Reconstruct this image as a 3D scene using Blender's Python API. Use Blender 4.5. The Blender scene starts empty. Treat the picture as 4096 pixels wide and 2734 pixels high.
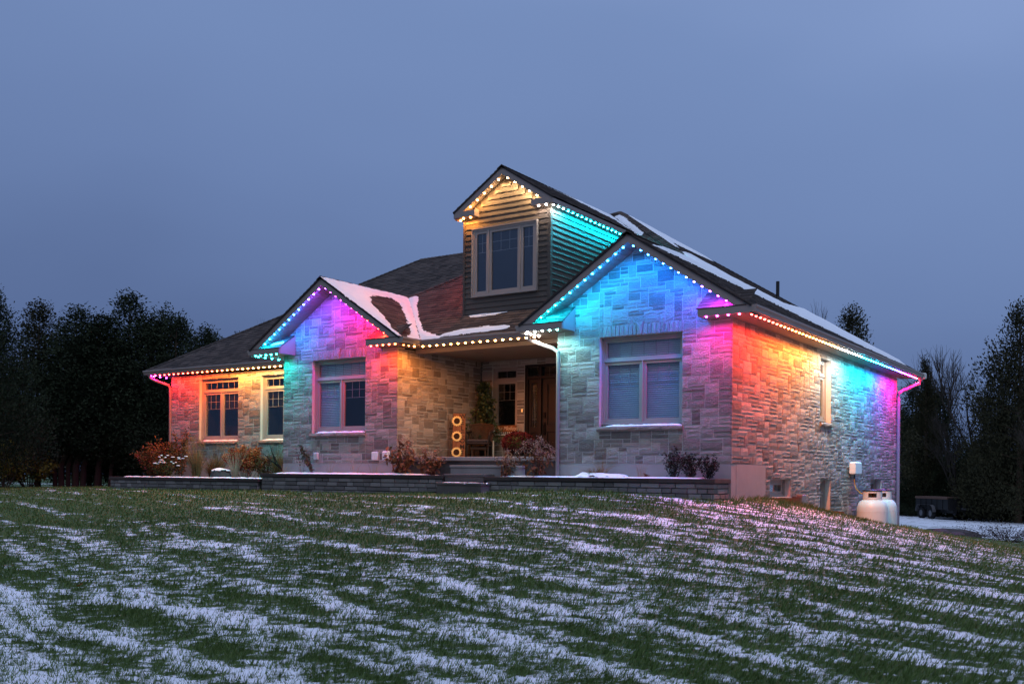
import bpy, math, random
import numpy as np
from mathutils import Vector, Matrix

random.seed(7); np.random.seed(7)
scene = bpy.context.scene
COL = scene.collection
R = math.radians

# ------------------------------------------------------------------ camera
YAW, PITCH, ROLL = 0.5919, 0.0022, 0.0091
CAM = Vector((7.049, -17.893, -0.24))
cy_, sy_ = math.cos(YAW), math.sin(YAW)
fwd = Vector((-sy_, cy_, 0)); right = Vector((cy_, sy_, 0)); up = Vector((0, 0, 1))
f2 = fwd * math.cos(PITCH) + up * math.sin(PITCH)
u2 = up * math.cos(PITCH) - fwd * math.sin(PITCH)
r3 = right * math.cos(ROLL) + u2 * math.sin(ROLL)
u3 = u2 * math.cos(ROLL) - right * math.sin(ROLL)
cam_d = bpy.data.cameras.new("camera")
cam = bpy.data.objects.new("camera", cam_d); COL.objects.link(cam)
m = Matrix.Identity(4)
for i in range(3):
    m[i][0] = r3[i]; m[i][1] = u3[i]; m[i][2] = -f2[i]; m[i][3] = CAM[i]
cam.matrix_world = m
cam_d.sensor_width = 36.0
cam_d.lens = 3984.05 * 36.0 / 4096.0
cam_d.shift_y = (1888.9 - 1367.0) / 4096.0
cam_d.clip_end = 2000
scene.camera = cam

# ------------------------------------------------------------------ world, dusk under an even overcast
scene.view_settings.view_transform = 'Standard'
scene.view_settings.look = 'None'
scene.view_settings.exposure = 0.0
scene.view_settings.gamma = 1.0
scene.view_settings.use_curve_mapping = False
W = bpy.data.worlds.new("World"); scene.world = W; W.use_nodes = True
nt = W.node_tree; nt.nodes.clear()
def N(t, **kw):
    n = nt.nodes.new(t)
    for k, v in kw.items(): setattr(n, k, v)
    return n
out = N('ShaderNodeOutputWorld'); bg = N('ShaderNodeBackground')
tc = N('ShaderNodeTexCoord'); sep = N('ShaderNodeSeparateXYZ')
ramp = N('ShaderNodeValToRGB')
nt.links.new(tc.outputs['Generated'], sep.inputs[0])
noi = N('ShaderNodeTexNoise'); noi.inputs['Scale'].default_value = 1.6; noi.inputs['Detail'].default_value = 3
noi.inputs['Roughness'].default_value = 0.45
mp = N('ShaderNodeMapping'); mp.inputs['Scale'].default_value = (1, 1, 2.2)
nt.links.new(tc.outputs['Generated'], mp.inputs[0]); nt.links.new(mp.outputs[0], noi.inputs['Vector'])
ma = N('ShaderNodeMath', operation='MULTIPLY_ADD'); ma.inputs[1].default_value = 0.34; ma.inputs[2].default_value = -0.17
nt.links.new(noi.outputs['Fac'], ma.inputs[0])
ad = N('ShaderNodeMath', operation='ADD'); nt.links.new(sep.outputs['Z'], ad.inputs[0]); nt.links.new(ma.outputs[0], ad.inputs[1])
# the sky is a little brighter towards the right hand side of the place (east)
dotn = N('ShaderNodeVectorMath', operation='DOT_PRODUCT'); dotn.inputs[1].default_value = (0.95, 0.3, 0)
nt.links.new(tc.outputs['Generated'], dotn.inputs[0])
ma2 = N('ShaderNodeMath', operation='MULTIPLY_ADD'); ma2.inputs[1].default_value = 0.16; ma2.inputs[2].default_value = 0.06
nt.links.new(dotn.outputs['Value'], ma2.inputs[0])
ad2 = N('ShaderNodeMath', operation='ADD'); nt.links.new(ad.outputs[0], ad2.inputs[0]); nt.links.new(ma2.outputs[0], ad2.inputs[1])
nt.links.new(ad2.outputs[0], ramp.inputs[0])
cr = ramp.color_ramp
cr.elements[0].position = 0.0; cr.elements[0].color = (0.068, 0.106, 0.228, 1)
cr.elements[1].position = 1.0; cr.elements[1].color = (0.46, 0.60, 0.98, 1)
for p, c in ((0.10, (0.096, 0.148, 0.305, 1)), (0.25, (0.142, 0.216, 0.42, 1)), (0.45, (0.180, 0.270, 0.505, 1))):
    e = cr.elements.new(p); e.color = c
nt.links.new(ramp.outputs[0], bg.inputs[0]); bg.inputs[1].default_value = 1.0
nt.links.new(bg.outputs[0], out.inputs[0])
sun_d = bpy.data.lights.new("overcast_glow", 'SUN'); sun_d.energy = 0.42; sun_d.angle = R(60); sun_d.color = (1.0, 0.95, 0.88)
sun = bpy.data.objects.new("overcast_glow", sun_d); COL.objects.link(sun)
sun.rotation_euler = (R(38), 0, R(28)); sun.location = (0, -20, 30)
cyc = scene.cycles
cyc.max_bounces = 6; cyc.diffuse_bounces = 3; cyc.glossy_bounces = 2; cyc.transparent_max_bounces = 12; cyc.transmission_bounces = 2
cyc.sample_clamp_indirect = 3.0; cyc.caustics_reflective = False; cyc.caustics_refractive = False
cyc.use_denoising = True

# ------------------------------------------------------------------ helpers
WM = {}
def wm(o): return WM.get(o.name, Matrix.Identity(4)) if o else Matrix.Identity(4)
def attach(o, parent):
    if parent is not None:
        o.parent = parent; o.matrix_parent_inverse = wm(parent).inverted()
    return o
def tag(o, label=None, cat=None, group=None, kind=None):
    if label: o['label'] = label
    if cat: o['category'] = cat
    if group: o['group'] = group
    if kind: o['kind'] = kind
    return o
def thing(name, label, cat, loc=(0, 0, 0), group=None):
    o = bpy.data.objects.new(name, None); COL.objects.link(o); o.location = loc
    o.empty_display_size = 0.3
    WM[o.name] = Matrix.Translation(Vector(loc))
    return tag(o, label, cat, group)
def place(name, mesh, parent=None, loc=(0, 0, 0), rot=None, scale=None, color=None):
    o = bpy.data.objects.new(name, mesh); COL.objects.link(o)
    o.location = loc
    if rot is not None: o.rotation_euler = rot
    if scale is not None: o.scale = scale if hasattr(scale, '__len__') else (scale,) * 3
    if color is not None: o.color = color
    WM[o.name] = Matrix.Translation(Vector(loc)) @ (Matrix.Identity(4) if rot is None else
                 __import__('mathutils').Euler(rot).to_matrix().to_4x4())
    return attach(o, parent)

class MB:
    def __init__(s): s.v = []; s.f = []; s.t = []
    def add(s, vs, fs, tone=0.5):
        b = len(s.v); s.v.extend([tuple(p) for p in vs])
        for f in fs: s.f.append(tuple(b + i for i in f)); s.t.append(tone)
    def box(s, x0, x1, y0, y1, z0, z1, tone=0.5, bev=0.0):
        if x0 > x1: x0, x1 = x1, x0
        if y0 > y1: y0, y1 = y1, y0
        if z0 > z1: z0, z1 = z1, z0
        if bev <= 0:
            vs = [(x, y, z) for x in (x0, x1) for y in (y0, y1) for z in (z0, z1)]
            s.add(vs, [(0, 1, 3, 2), (4, 6, 7, 5), (0, 4, 5, 1), (2, 3, 7, 6), (0, 2, 6, 4), (1, 5, 7, 3)], tone)
        else:
            b = bev
            lo = [(x0 + b, y0 + b), (x1 - b, y0 + b), (x1 - b, y1 - b), (x0 + b, y1 - b)]
            hi = [(x0, y0), (x1, y0), (x1, y1), (x0, y1)]
            vs = [(x, y, z0) for x, y in lo] + [(x, y, z0 + b) for x, y in hi] + [(x, y, z1 - b) for x, y in hi] + [(x, y, z1) for x, y in lo]
            fs = [(3, 2, 1, 0), (12, 13, 14, 15)]
            for k in range(3):
                for i in range(4):
                    j = (i + 1) % 4; fs.append((4 * k + i, 4 * k + j, 4 * k + 4 + j, 4 * k + 4 + i))
            s.add(vs, fs, tone)
    def obox(s, O, U, V, Wv, a0, a1, b0, b1, c0, c1, tone=0.5):
        O, U, V, Wv = Vector(O), Vector(U), Vector(V), Vector(Wv)
        vs = [O + U * a + V * b + Wv * c for a in (a0, a1) for b in (b0, b1) for c in (c0, c1)]
        s.add(vs, [(0, 1, 3, 2), (4, 6, 7, 5), (0, 4, 5, 1), (2, 3, 7, 6), (0, 2, 6, 4), (1, 5, 7, 3)], tone)
    def prism(s, pts, off, tone=0.5):
        n = len(pts); off = Vector(off)
        vs = [Vector(p) for p in pts] + [Vector(p) + off for p in pts]
        fs = [tuple(range(n)), tuple(range(2 * n - 1, n - 1, -1))]
        for i in range(n):
            j = (i + 1) % n; fs.append((i, n + i, n + j, j))
        s.add(vs, fs, tone)
    def tube(s, pts, rad, n=6, tone=0.5, cap=True):
        pts = [Vector(p) for p in pts]
        rs = rad if hasattr(rad, '__len__') else [rad] * len(pts)
        rings = []
        for i, p in enumerate(pts):
            d = (pts[min(i + 1, len(pts) - 1)] - pts[max(i - 1, 0)])
            if d.length < 1e-6: d = Vector((0, 0, 1))
            d.normalize()
            a = d.cross(Vector((0, 0, 1)) if abs(d.z) < 0.9 else Vector((1, 0, 0))).normalized(); b = d.cross(a)
            rings.append([p + a * math.cos(2 * math.pi * k / n) * rs[i] + b * math.sin(2 * math.pi * k / n) * rs[i] for k in range(n)])
        vs = [q for r in rings for q in r]; fs = []
        for i in range(len(pts) - 1):
            for k in range(n):
                j = (k + 1) % n; fs.append((i * n + k, i * n + j, (i + 1) * n + j, (i + 1) * n + k))
        if cap:
            fs.append(tuple(range(n))[::-1]); fs.append(tuple((len(pts) - 1) * n + k for k in range(n)))
        s.add(vs, fs, tone)
    def lathe(s, c, prof, n=24, tone=0.5):
        c = Vector(c); vs = []; fs = []
        for r, z in prof:
            for k in range(n):
                a = 2 * math.pi * k / n; vs.append(c + Vector((r * math.cos(a), r * math.sin(a), z)))
        for i in range(len(prof) - 1):
            for k in range(n):
                j = (k + 1) % n; fs.append((i * n + k, i * n + j, (i + 1) * n + j, (i + 1) * n + k))
        s.add(vs, fs, tone)
    def mesh(s, name, mat, smooth=False):
        me = bpy.data.meshes.new(name); me.from_pydata(s.v, [], s.f); me.materials.append(mat)
        at = me.attributes.new('tone', 'FLOAT', 'FACE'); at.data.foreach_set('value', s.t)
        if smooth: me.polygons.foreach_set('use_smooth', [True] * len(me.polygons))
        return me
    def build(s, name, mat, parent=None, smooth=False, **kw):
        o = place(name, s.mesh(name, mat, smooth), parent)
        return tag(o, kw.get('label'), kw.get('cat'), kw.get('group'), kw.get('kind'))

def np_mesh(name, V, F, mat, tone=None, smooth=False):
    """V (n,3), F (m,k) constant k"""
    me = bpy.data.meshes.new(name); V = np.asarray(V, np.float32); F = np.asarray(F, np.int32)
    me.vertices.add(len(V)); me.vertices.foreach_set('co', V.ravel())
    k = F.shape[1]; me.loops.add(F.size); me.loops.foreach_set('vertex_index', F.ravel())
    me.polygons.add(len(F)); me.polygons.foreach_set('loop_start', np.arange(0, F.size, k, dtype=np.int32))
    me.polygons.foreach_set('loop_total', np.full(len(F), k, np.int32))
    me.update(calc_edges=True); me.materials.append(mat)
    if tone is not None:
        at = me.attributes.new('tone', 'FLOAT', 'FACE'); at.data.foreach_set('value', np.asarray(tone, np.float32))
    if smooth: me.polygons.foreach_set('use_smooth', np.ones(len(F), bool))
    return me

def hash2(ix, iy, s):
    h = np.sin(ix * 127.1 + iy * 311.7 + s * 74.7) * 43758.5453
    return h - np.floor(h)
def vnoise(x, y, s=0):
    ix, iy = np.floor(x), np.floor(y); fx, fy = x - ix, y - iy
    fx = fx * fx * (3 - 2 * fx); fy = fy * fy * (3 - 2 * fy)
    return (hash2(ix, iy, s) * (1 - fx) * (1 - fy) + hash2(ix + 1, iy, s) * fx * (1 - fy) +
            hash2(ix, iy + 1, s) * (1 - fx) * fy + hash2(ix + 1, iy + 1, s) * fx * fy)
def fbm(x, y, s=0, o=4):
    r = 0; a = 0.5; t = 0
    for k in range(o): r = r + a * vnoise(x * 2 ** k, y * 2 ** k, s + k * 3.1); t += a; a *= 0.55
    return r / t

# ------------------------------------------------------------------ materials
def material(name, stops, rough=0.8, nscale=8.0, ndetail=6.0, mixn=0.35, bump=0.0, bscale=40.0, attr=True,
             metallic=0.0, spec=0.3, stretch=(1, 1, 1), coord='Object', bdetail=6.0, coat=0.0):
    mt = bpy.data.materials.new(name); mt.use_nodes = True; t = mt.node_tree; n = t.nodes; L = t.links
    b = n['Principled BSDF']; b.inputs['Roughness'].default_value = rough; b.inputs['Metallic'].default_value = metallic
    b.inputs['Specular IOR Level'].default_value = spec; b.inputs['Coat Weight'].default_value = coat
    tcn = n.new('ShaderNodeTexCoord'); mpn = n.new('ShaderNodeMapping'); mpn.inputs['Scale'].default_value = stretch
    L.new(tcn.outputs[coord], mpn.inputs[0])
    no = n.new('ShaderNodeTexNoise'); no.inputs['Scale'].default_value = nscale; no.inputs['Detail'].default_value = ndetail
    no.inputs['Roughness'].default_value = 0.62
    L.new(mpn.outputs[0], no.inputs['Vector'])
    rp = n.new('ShaderNodeValToRGB'); el = rp.color_ramp.elements
    if len(stops) == 1: stops = [stops[0], stops[0]]
    for i, c in enumerate(stops):
        p = i / (len(stops) - 1)
        e = el[0] if i == 0 else (el[1] if i == len(stops) - 1 else el.new(p))
        e.position = p; e.color = (*c, 1)
    if attr:
        a = n.new('ShaderNodeAttribute'); a.attribute_name = 'tone'
        mx = n.new('ShaderNodeMix'); mx.data_type = 'FLOAT'; mx.inputs['Factor'].default_value = mixn
        L.new(a.outputs['Fac'], mx.inputs['A']); L.new(no.outputs['Fac'], mx.inputs['B']); L.new(mx.outputs['Result'], rp.inputs[0])
    else:
        L.new(no.outputs['Fac'], rp.inputs[0])
    L.new(rp.outputs[0], b.inputs['Base Color'])
    if bump > 0:
        n2 = n.new('ShaderNodeTexNoise'); n2.inputs['Scale'].default_value = bscale; n2.inputs['Detail'].default_value = bdetail
        n2.inputs['Roughness'].default_value = 0.7
        L.new(mpn.outputs[0], n2.inputs['Vector'])
        bp = n.new('ShaderNodeBump'); bp.inputs['Strength'].default_value = min(1, bump); bp.inputs['Distance'].default_value = 0.02 * max(1, bump)
        L.new(n2.outputs['Fac'], bp.inputs['Height']); L.new(bp.outputs[0], b.inputs['Normal'])
    return mt
def glass_mat(name, tint=(0.9, 0.95, 1.0), refl=1.0):
    mt = bpy.data.materials.new(name); mt.use_nodes = True; t = mt.node_tree; n = t.nodes; L = t.links; n.clear()
    o = n.new('ShaderNodeOutputMaterial'); tr = n.new('ShaderNodeBsdfTransparent'); gl = n.new('ShaderNodeBsdfGlossy')
    tr.inputs[0].default_value = (*[c * 0.97 for c in tint], 1); gl.inputs['Roughness'].default_value = 0.03
    gl.inputs[0].default_value = (refl, refl, refl, 1)
    fr = n.new('ShaderNodeLayerWeight'); fr.inputs['Blend'].default_value = .5; pw = n.new('ShaderNodeMath'); pw.operation = 'POWER'; pw.inputs[1].default_value = 4.0
    L.new(fr.outputs['Facing'], pw.inputs[0]); sc_ = n.new('ShaderNodeMath'); sc_.operation = 'MULTIPLY_ADD'; sc_.inputs[1].default_value = .8; sc_.inputs[2].default_value = .07; L.new(pw.outputs[0], sc_.inputs[0])
    mx = n.new('ShaderNodeMixShader'); L.new(sc_.outputs[0], mx.inputs[0]); L.new(tr.outputs[0], mx.inputs[1]); L.new(gl.outputs[0], mx.inputs[2])
    L.new(mx.outputs[0], o.inputs[0]); return mt

M = {}
M['stone'] = material('cut_limestone', [(0.095, 0.075, 0.064), (0.19, 0.155, 0.13), (0.30, 0.255, 0.22), (0.46, 0.415, 0.37)], 0.9, 7, 8, 0.34, 1.9, 34)
M['mortar'] = material('mortar', [(0.46, 0.44, 0.41), (0.60, 0.57, 0.53)], 0.95, 30, 4, 1.0, 0.5, 80)
M['sillstone'] = material('sill_stone', [(0.20, 0.155, 0.125), (0.34, 0.28, 0.235)], 0.9, 14, 8, 0.7, 1.8, 30)
M['shingle'] = material('asphalt_shingle', [(0.020, 0.015, 0.014), (0.058, 0.043, 0.037), (0.105, 0.078, 0.065)], 0.92, 60, 4, 0.3, 0.5, 160)
M['deck'] = material('roof_felt', [(0.02, 0.018, 0.018), (0.035, 0.03, 0.03)], 0.95)
M['fascia'] = material('taupe_aluminium', [(0.24, 0.195, 0.17), (0.28, 0.23, 0.205)], 0.45, 3, 3, 0.6, 0.05, 6, spec=0.4)
M['soffit'] = material('taupe_soffit', [(0.20, 0.175, 0.16), (0.24, 0.21, 0.195)], 0.5, 3, 3, 0.4, 0.05, 6)
M['frame'] = material('taupe_window_vinyl', [(0.30, 0.255, 0.225), (0.34, 0.29, 0.26)], 0.45, 4, 3, 0.4, 0.04, 8)
M['siding'] = material('dark_wood_siding', [(0.045, 0.038, 0.032), (0.078, 0.065, 0.053), (0.11, 0.09, 0.073)], 0.6, 5, 8, 0.5, 0.5, 14, stretch=(1, 1, 9))
M['gutter'] = M['fascia']
M['concrete'] = material('concrete', [(0.24, 0.225, 0.21), (0.36, 0.34, 0.32)], 0.85, 3.5, 9, 0.8, 0.25, 30)
M['wetconcrete'] = material('damp_cast_step', [(0.022, 0.018, 0.016), (0.06, 0.05, 0.045), (0.17, 0.15, 0.14)], 0.7, 2.4, 9, 0.75, 0.3, 30)
M['slabcon'] = material('pale_concrete_slab', [(0.17, 0.15, 0.14), (0.34, 0.31, 0.29)], 0.8, 3.0, 8, 0.8, 0.2, 30)
M['block'] = material('retaining_block', [(0.07, 0.062, 0.06), (0.14, 0.125, 0.12), (0.20, 0.185, 0.175), (0.28, 0.26, 0.245)], 0.9, 3, 8, 0.4, 0.8, 40)
M['cap'] = material('retaining_cap', [(0.028, 0.021, 0.019), (0.07, 0.052, 0.046)], 0.85, 5, 8, 0.5, 0.8, 40)
M['glass'] = glass_mat('window_glass')
M['room'] = material('dim_room', [(0.008, 0.009, 0.01), (0.02, 0.02, 0.02)], 0.9, 1.2, 3, 1.0)  # near-black colour paints the rooms behind the glass as unlit
M['blind'] = material('white_blind', [(0.55, 0.56, 0.55), (0.62, 0.62, 0.61)], 0.6)
M['snow'] = material('snow', [(0.76, 0.79, 0.84), (0.86, 0.88, 0.90)], 0.7, 6, 6, 1.0, 0.5, 18, attr=False)
M['white'] = material('white_paint', [(0.62, 0.61, 0.585), (0.72, 0.71, 0.68)], 0.35, 3, 5, 0.8, spec=0.5)
M['plastic'] = material('white_plastic', [(0.70, 0.69, 0.66), (0.74, 0.73, 0.70)], 0.45, 3, 3, 0.5)
M['black'] = material('black_metal', [(0.010, 0.010, 0.011), (0.022, 0.021, 0.020)], 0.5, 5, 4, 0.6)
M['door'] = material('espresso_door', [(0.011, 0.008, 0.007), (0.018, 0.013, 0.011)], 0.45, 6, 6, 0.6, 0.1, 20, stretch=(4, 4, 0.6))
M['bronze'] = material('dark_bronze', [(0.015, 0.012, 0.010)], 0.35, metallic=0.7)
M['spout'] = material('beige_downspout', [(0.18, 0.16, 0.15), (0.21, 0.19, 0.18)], 0.4, 4, 3, 0.4)
M['soil'] = material('bed_soil', [(0.016, 0.011, 0.008), (0.05, 0.036, 0.026)], 0.95, 20, 6, 1.0, 1.0, 40, attr=False)
M['wood'] = material('stained_board', [(0.10, 0.035, 0.012), (0.22, 0.085, 0.03), (0.30, 0.13, 0.05)], 0.6, 6, 8, 0.6, 0.2, 20, stretch=(6, 6, 0.5))
M['letter'] = material('black_lettering', [(0.01, 0.008, 0.006)], 0.6)
M['script'] = material('pale_lettering', [(0.62, 0.5, 0.36)], 0.6)
M['petal'] = material('yellow_petal', [(0.70, 0.52, 0.16), (0.85, 0.70, 0.32)], 0.7, 30, 3, 0.3)
M['seed'] = material('dark_seed_head', [(0.012, 0.006, 0.004), (0.05, 0.022, 0.010)], 0.9, 40, 3, 0.5)
M['wicker'] = material('brown_wicker', [(0.03, 0.015, 0.009), (0.075, 0.04, 0.022)], 0.6, 30, 3, 0.3)
M['chairdark'] = material('dark_rattan', [(0.012, 0.010, 0.010), (0.03, 0.026, 0.024)], 0.5, 30, 3, 0.3)
M['cushion'] = material('charcoal_cushion', [(0.035, 0.036, 0.045), (0.055, 0.056, 0.068)], 0.9, 50, 3, 0.6)
M['leaf_green'] = material('waxy_green_leaf', [(0.008, 0.020, 0.007), (0.022, 0.050, 0.017), (0.05, 0.085, 0.035)], 0.5, 3, 3, 0.2, spec=0.4)
M['stem'] = material('brown_stem', [(0.05, 0.03, 0.018), (0.11, 0.07, 0.045)], 0.85, 20, 4, 0.5)
M['palestem'] = material('pale_stem', [(0.36, 0.25, 0.15), (0.50, 0.38, 0.25)], 0.8, 20, 4, 0.5)
M['mum'] = material('dark_red_mum', [(0.02, 0.001, 0.002), (0.06, 0.003, 0.005), (0.11, 0.006, 0.008)], 0.8, 10, 3, 0.2)
M['dryleaf'] = material('dried_brown_leaf', [(0.045, 0.014, 0.008), (0.13, 0.042, 0.018), (0.26, 0.10, 0.035)], 0.8, 6, 3, 0.2)
M['dryhead'] = material('dried_flower_head', [(0.13, 0.055, 0.04), (0.28, 0.14, 0.10), (0.42, 0.26, 0.19)], 0.85, 10, 3, 0.2)
M['redleaf'] = material('red_autumn_leaf', [(0.36, 0.030, 0.015), (0.55, 0.025, 0.02), (0.66, 0.05, 0.04), (0.34, 0.13, 0.03)], 0.7, 4, 3, 0.15)
M['brownleaf'] = material('rust_autumn_leaf', [(0.04, 0.016, 0.008), (0.10, 0.034, 0.012), (0.22, 0.075, 0.016)], 0.8, 4, 3, 0.15)
M['olive'] = material('olive_leaf', [(0.03, 0.035, 0.008), (0.09, 0.09, 0.02)], 0.8, 4, 3, 0.2)
M['straw'] = material('straw_grass', [(0.16, 0.09, 0.035), (0.34, 0.22, 0.10)], 0.8, 4, 3, 0.2)
M['rustgrass'] = material('rust_grass', [(0.10, 0.04, 0.012), (0.22, 0.10, 0.03)], 0.8, 4, 3, 0.2)
M['deadplant'] = material('dead_flower_stalk', [(0.012, 0.008, 0.006), (0.035, 0.022, 0.015)], 0.9, 4, 3, 0.2)
M['rock'] = material('dark_rock', [(0.03, 0.028, 0.028), (0.10, 0.09, 0.085)], 0.9, 5, 8, 0.8, 0.8, 12)
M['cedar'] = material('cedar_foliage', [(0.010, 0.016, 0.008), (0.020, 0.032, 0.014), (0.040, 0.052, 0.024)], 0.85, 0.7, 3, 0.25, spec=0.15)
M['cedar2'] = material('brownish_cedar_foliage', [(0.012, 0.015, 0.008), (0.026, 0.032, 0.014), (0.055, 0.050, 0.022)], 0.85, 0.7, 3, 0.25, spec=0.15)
M['yellowleaf'] = material('yellow_maple_leaf', [(0.10, 0.065, 0.008), (0.24, 0.16, 0.015), (0.34, 0.24, 0.03)], 0.8, 2, 3, 0.2)
M['bark'] = material('cedar_bark', [(0.06, 0.038, 0.024), (0.14, 0.09, 0.055)], 0.9, 12, 6, 0.6, 0.8, 30, stretch=(3, 3, 0.4))
M['twig'] = material('bare_twig', [(0.030, 0.024, 0.020), (0.055, 0.045, 0.038)], 0.9, 3, 3, 0.4)
M['blade'] = material('grass_blade', [(0.042, 0.085, 0.018), (0.095, 0.170, 0.038), (0.19, 0.27, 0.085)], 0.75, 0.8, 3, 0.25, spec=0.15)
M['tyre'] = material('tyre_rubber', [(0.010, 0.010, 0.010), (0.02, 0.02, 0.02)], 0.9)
M['rim'] = material('grey_rim', [(0.20, 0.20, 0.21)], 0.4, metallic=0.5)
M['tarp'] = material('brown_tarp', [(0.10, 0.055, 0.04), (0.16, 0.09, 0.065)], 0.8, 4, 4, 0.6)
M['hose'] = material('yellow_hose', [(0.45, 0.28, 0.03)], 0.6)
M['copper'] = material('well_liner', [(0.13, 0.045, 0.02), (0.22, 0.09, 0.04)], 0.8, 8, 4, 0.6)
M['leaf_orange'] = material('fallen_leaf', [(0.35, 0.10, 0.02), (0.5, 0.2, 0.05)], 0.8, 6, 3, 0.6)
mb_ = bpy.data.materials.new('led_lens'); mb_.use_nodes = True; n_ = mb_.node_tree.nodes; n_.clear()
oo = n_.new('ShaderNodeOutputMaterial'); em = n_.new('ShaderNodeEmission'); oi = n_.new('ShaderNodeObjectInfo')
mb_.node_tree.links.new(oi.outputs['Color'], em.inputs[0]); em.inputs[1].default_value = 75.0; mb_.node_tree.links.new(em.outputs[0], oo.inputs[0])
M['led'] = mb_
mg_ = bpy.data.materials.new('lit_doorbell'); mg_.use_nodes = True; b_ = mg_.node_tree.nodes['Principled BSDF']
b_.inputs['Base Color'].default_value = (0.6, 0.3, 0.1, 1); b_.inputs['Emission Color'].default_value = (1, 0.42, 0.12, 1); b_.inputs['Emission Strength'].default_value = 1.0
M['bell'] = mg_

# ------------------------------------------------------------------ ground
CP = np.array([
 (7, -18, -1.95), (0, -18, -1.92), (-8, -18, -1.95), (14, -14, -2.1), (5, -12, -1.78), (-1, -12, -1.70), (-8, -12, -1.62),
 (10, -8, -1.85), (2, -7, -1.32), (-4, -6, -1.12), (-10, -7, -1.2), (-18, -8, -1.15),
 (-18, -1.2, -.74), (-12, -1.2, -.70), (-6, -1.4, -.68), (-3.2, -1.2, -.58), (0, -1.2, -.72), (0, 2, -.70), (.1, 3.5, -.86),
 (.1, 5.6, -1.07), (.1, 8.5, -1.38), (.1, 13.1, -1.66), (1.7, 5.6, -1.56), (1.3, 8.2, -1.76), (2.5, 1, -1.08), (5, -2, -1.38), (6, 6, -1.95), (3, 12, -2.1),
 (10, 2, -2.25), (16, -6, -2.45), (8, 16, -2.7), (-2, 25, -2.5), (-5, 50, -2.68), (-4.5, 43, -2.64), (20, 40, -2.8), (-20, 60, -2.9), (0, 80, -3.0),
 (-22, 0, -.78), (-30, 5, -.92), (-40, 10, -1.05), (-30, -8, -1.2), (-45, -15, -1.4), (-60, 20, -1.2), (-10, 8, -.9), (-14, 16, -1.6),
 (150, 0, -3.0), (-150, 0, -2.0), (0, 200, -3.0), (0, -150, -3.0), (400, 400, -3), (-400, 400, -3), (400, -400, -3), (-400, -400, -3)], float)
def phi(r): return np.sqrt(r * r + 1.2 ** 2)
_D = np.hypot(CP[:, None, 0] - CP[None, :, 0], CP[:, None, 1] - CP[None, :, 1])
_n = len(CP); _A = np.zeros((_n + 1, _n + 1)); _A[:_n, :_n] = phi(_D); _A[_n, :_n] = 1; _A[:_n, _n] = 1
_w = np.linalg.solve(_A, np.append(CP[:, 2], 0))
def gz(x, y, detail=True):
    x = np.asarray(x, float); y = np.asarray(y, float); z = np.full(x.shape, _w[_n])
    for i in range(_n): z = z + _w[i] * phi(np.hypot(x - CP[i, 0], y - CP[i, 1]))
    if detail: z = z + 0.035 * (fbm(x * 0.9, y * 0.9, 5, 3) - 0.5)
    return z
def snowmask(x, y):
    """0 = green grass, 1 = snow lying (mower rows keep it in bands)"""
    q = 0.242 * x + 0.970 * y + 0.48 * (fbm(x * .35, y * .35, 11, 3) - .5) * 2; u = .970 * x - .242 * y
    st = np.maximum(0, np.cos(2 * np.pi * q / 1.12)) ** 1.5 - .35; st2 = np.cos(2 * np.pi * q / .43 + 2 * fbm(u * .2, q * .5, 13, 2) * 3)
    low = fbm(x * .16, y * .16, 21, 3); a1 = fbm(u * .30, q * 2.2, 31, 3); a2 = fbm(u * .9, q * 7.0, 35, 3); hi = fbm(u * 8, q * 14, 41, 3)
    # a band of the lawn by the left bed and the tree line kept little snow
    left = 1 / (1 + np.exp(-(-(x + 6.5) * .45 + (y + 7.5) * .35)))
    near = 1 / (1 + np.exp((y + 11.5) * .8)); rightb = np.exp(-((x - 1.6) ** 2 + (y - .5) ** 2) / 9)
    v = .24 + .17 * st + .05 * st2 + .42 * (a1 - .5) + .60 * (a2 - .5) + .90 * (hi - .5) + .22 * (low - .5) - .20 * left + .12 * near + .17 * rightb - .05 / (1 + np.exp(-(y + 5) * .8)) * (x < 0)
    return v
xs = np.concatenate([-np.geomspace(30, 600, 26)[::-1], np.linspace(-29.8, -20, 60), np.arange(-19.9, 10.0, .085), np.linspace(10.2, 30, 60), np.geomspace(31, 600, 26)])
ys = np.concatenate([-np.geomspace(22, 600, 24)[::-1], np.arange(-21.5, 3.0, .085), np.linspace(3.2, 60, 160), np.geomspace(62, 600, 22)])
X, Y = np.meshgrid(xs, ys); Z = gz(X, Y)
far = np.clip((np.hypot(X, Y) - 90) / 60, 0, 1); Z = Z * (1 - far) + (-2.9) * far
SN = snowmask(X, Y)
Z = Z + 0.012 * np.clip((SN - .42) * 4, 0, 1)
nx, ny = len(xs), len(ys); idx = np.arange(nx * ny).reshape(ny, nx)
F = np.stack([idx[:-1, :-1], idx[:-1, 1:], idx[1:, 1:], idx[1:, :-1]], -1).reshape(-1, 4)
mt = bpy.data.materials.new('lawn_with_snow'); mt.use_nodes = True; t = mt.node_tree; n = t.nodes; L = t.links; b = n['Principled BSDF']
a = n.new('ShaderNodeAttribute'); a.attribute_name = 'snow'
tcn = n.new('ShaderNodeTexCoord')
n1 = n.new('ShaderNodeTexNoise'); n1.inputs['Scale'].default_value = 9; n1.inputs['Detail'].default_value = 6; n1.inputs['Roughness'].default_value = .7
n2 = n.new('ShaderNodeTexNoise'); n2.inputs['Scale'].default_value = 38; n2.inputs['Detail'].default_value = 6; n2.inputs['Roughness'].default_value = .75
for q in (n1, n2): L.new(tcn.outputs['Object'], q.inputs['Vector'])
m1 = n.new('ShaderNodeMath'); m1.operation = 'MULTIPLY_ADD'; m1.inputs[1].default_value = .75; L.new(n1.outputs['Fac'], m1.inputs[0]); L.new(a.outputs['Fac'], m1.inputs[2])
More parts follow.
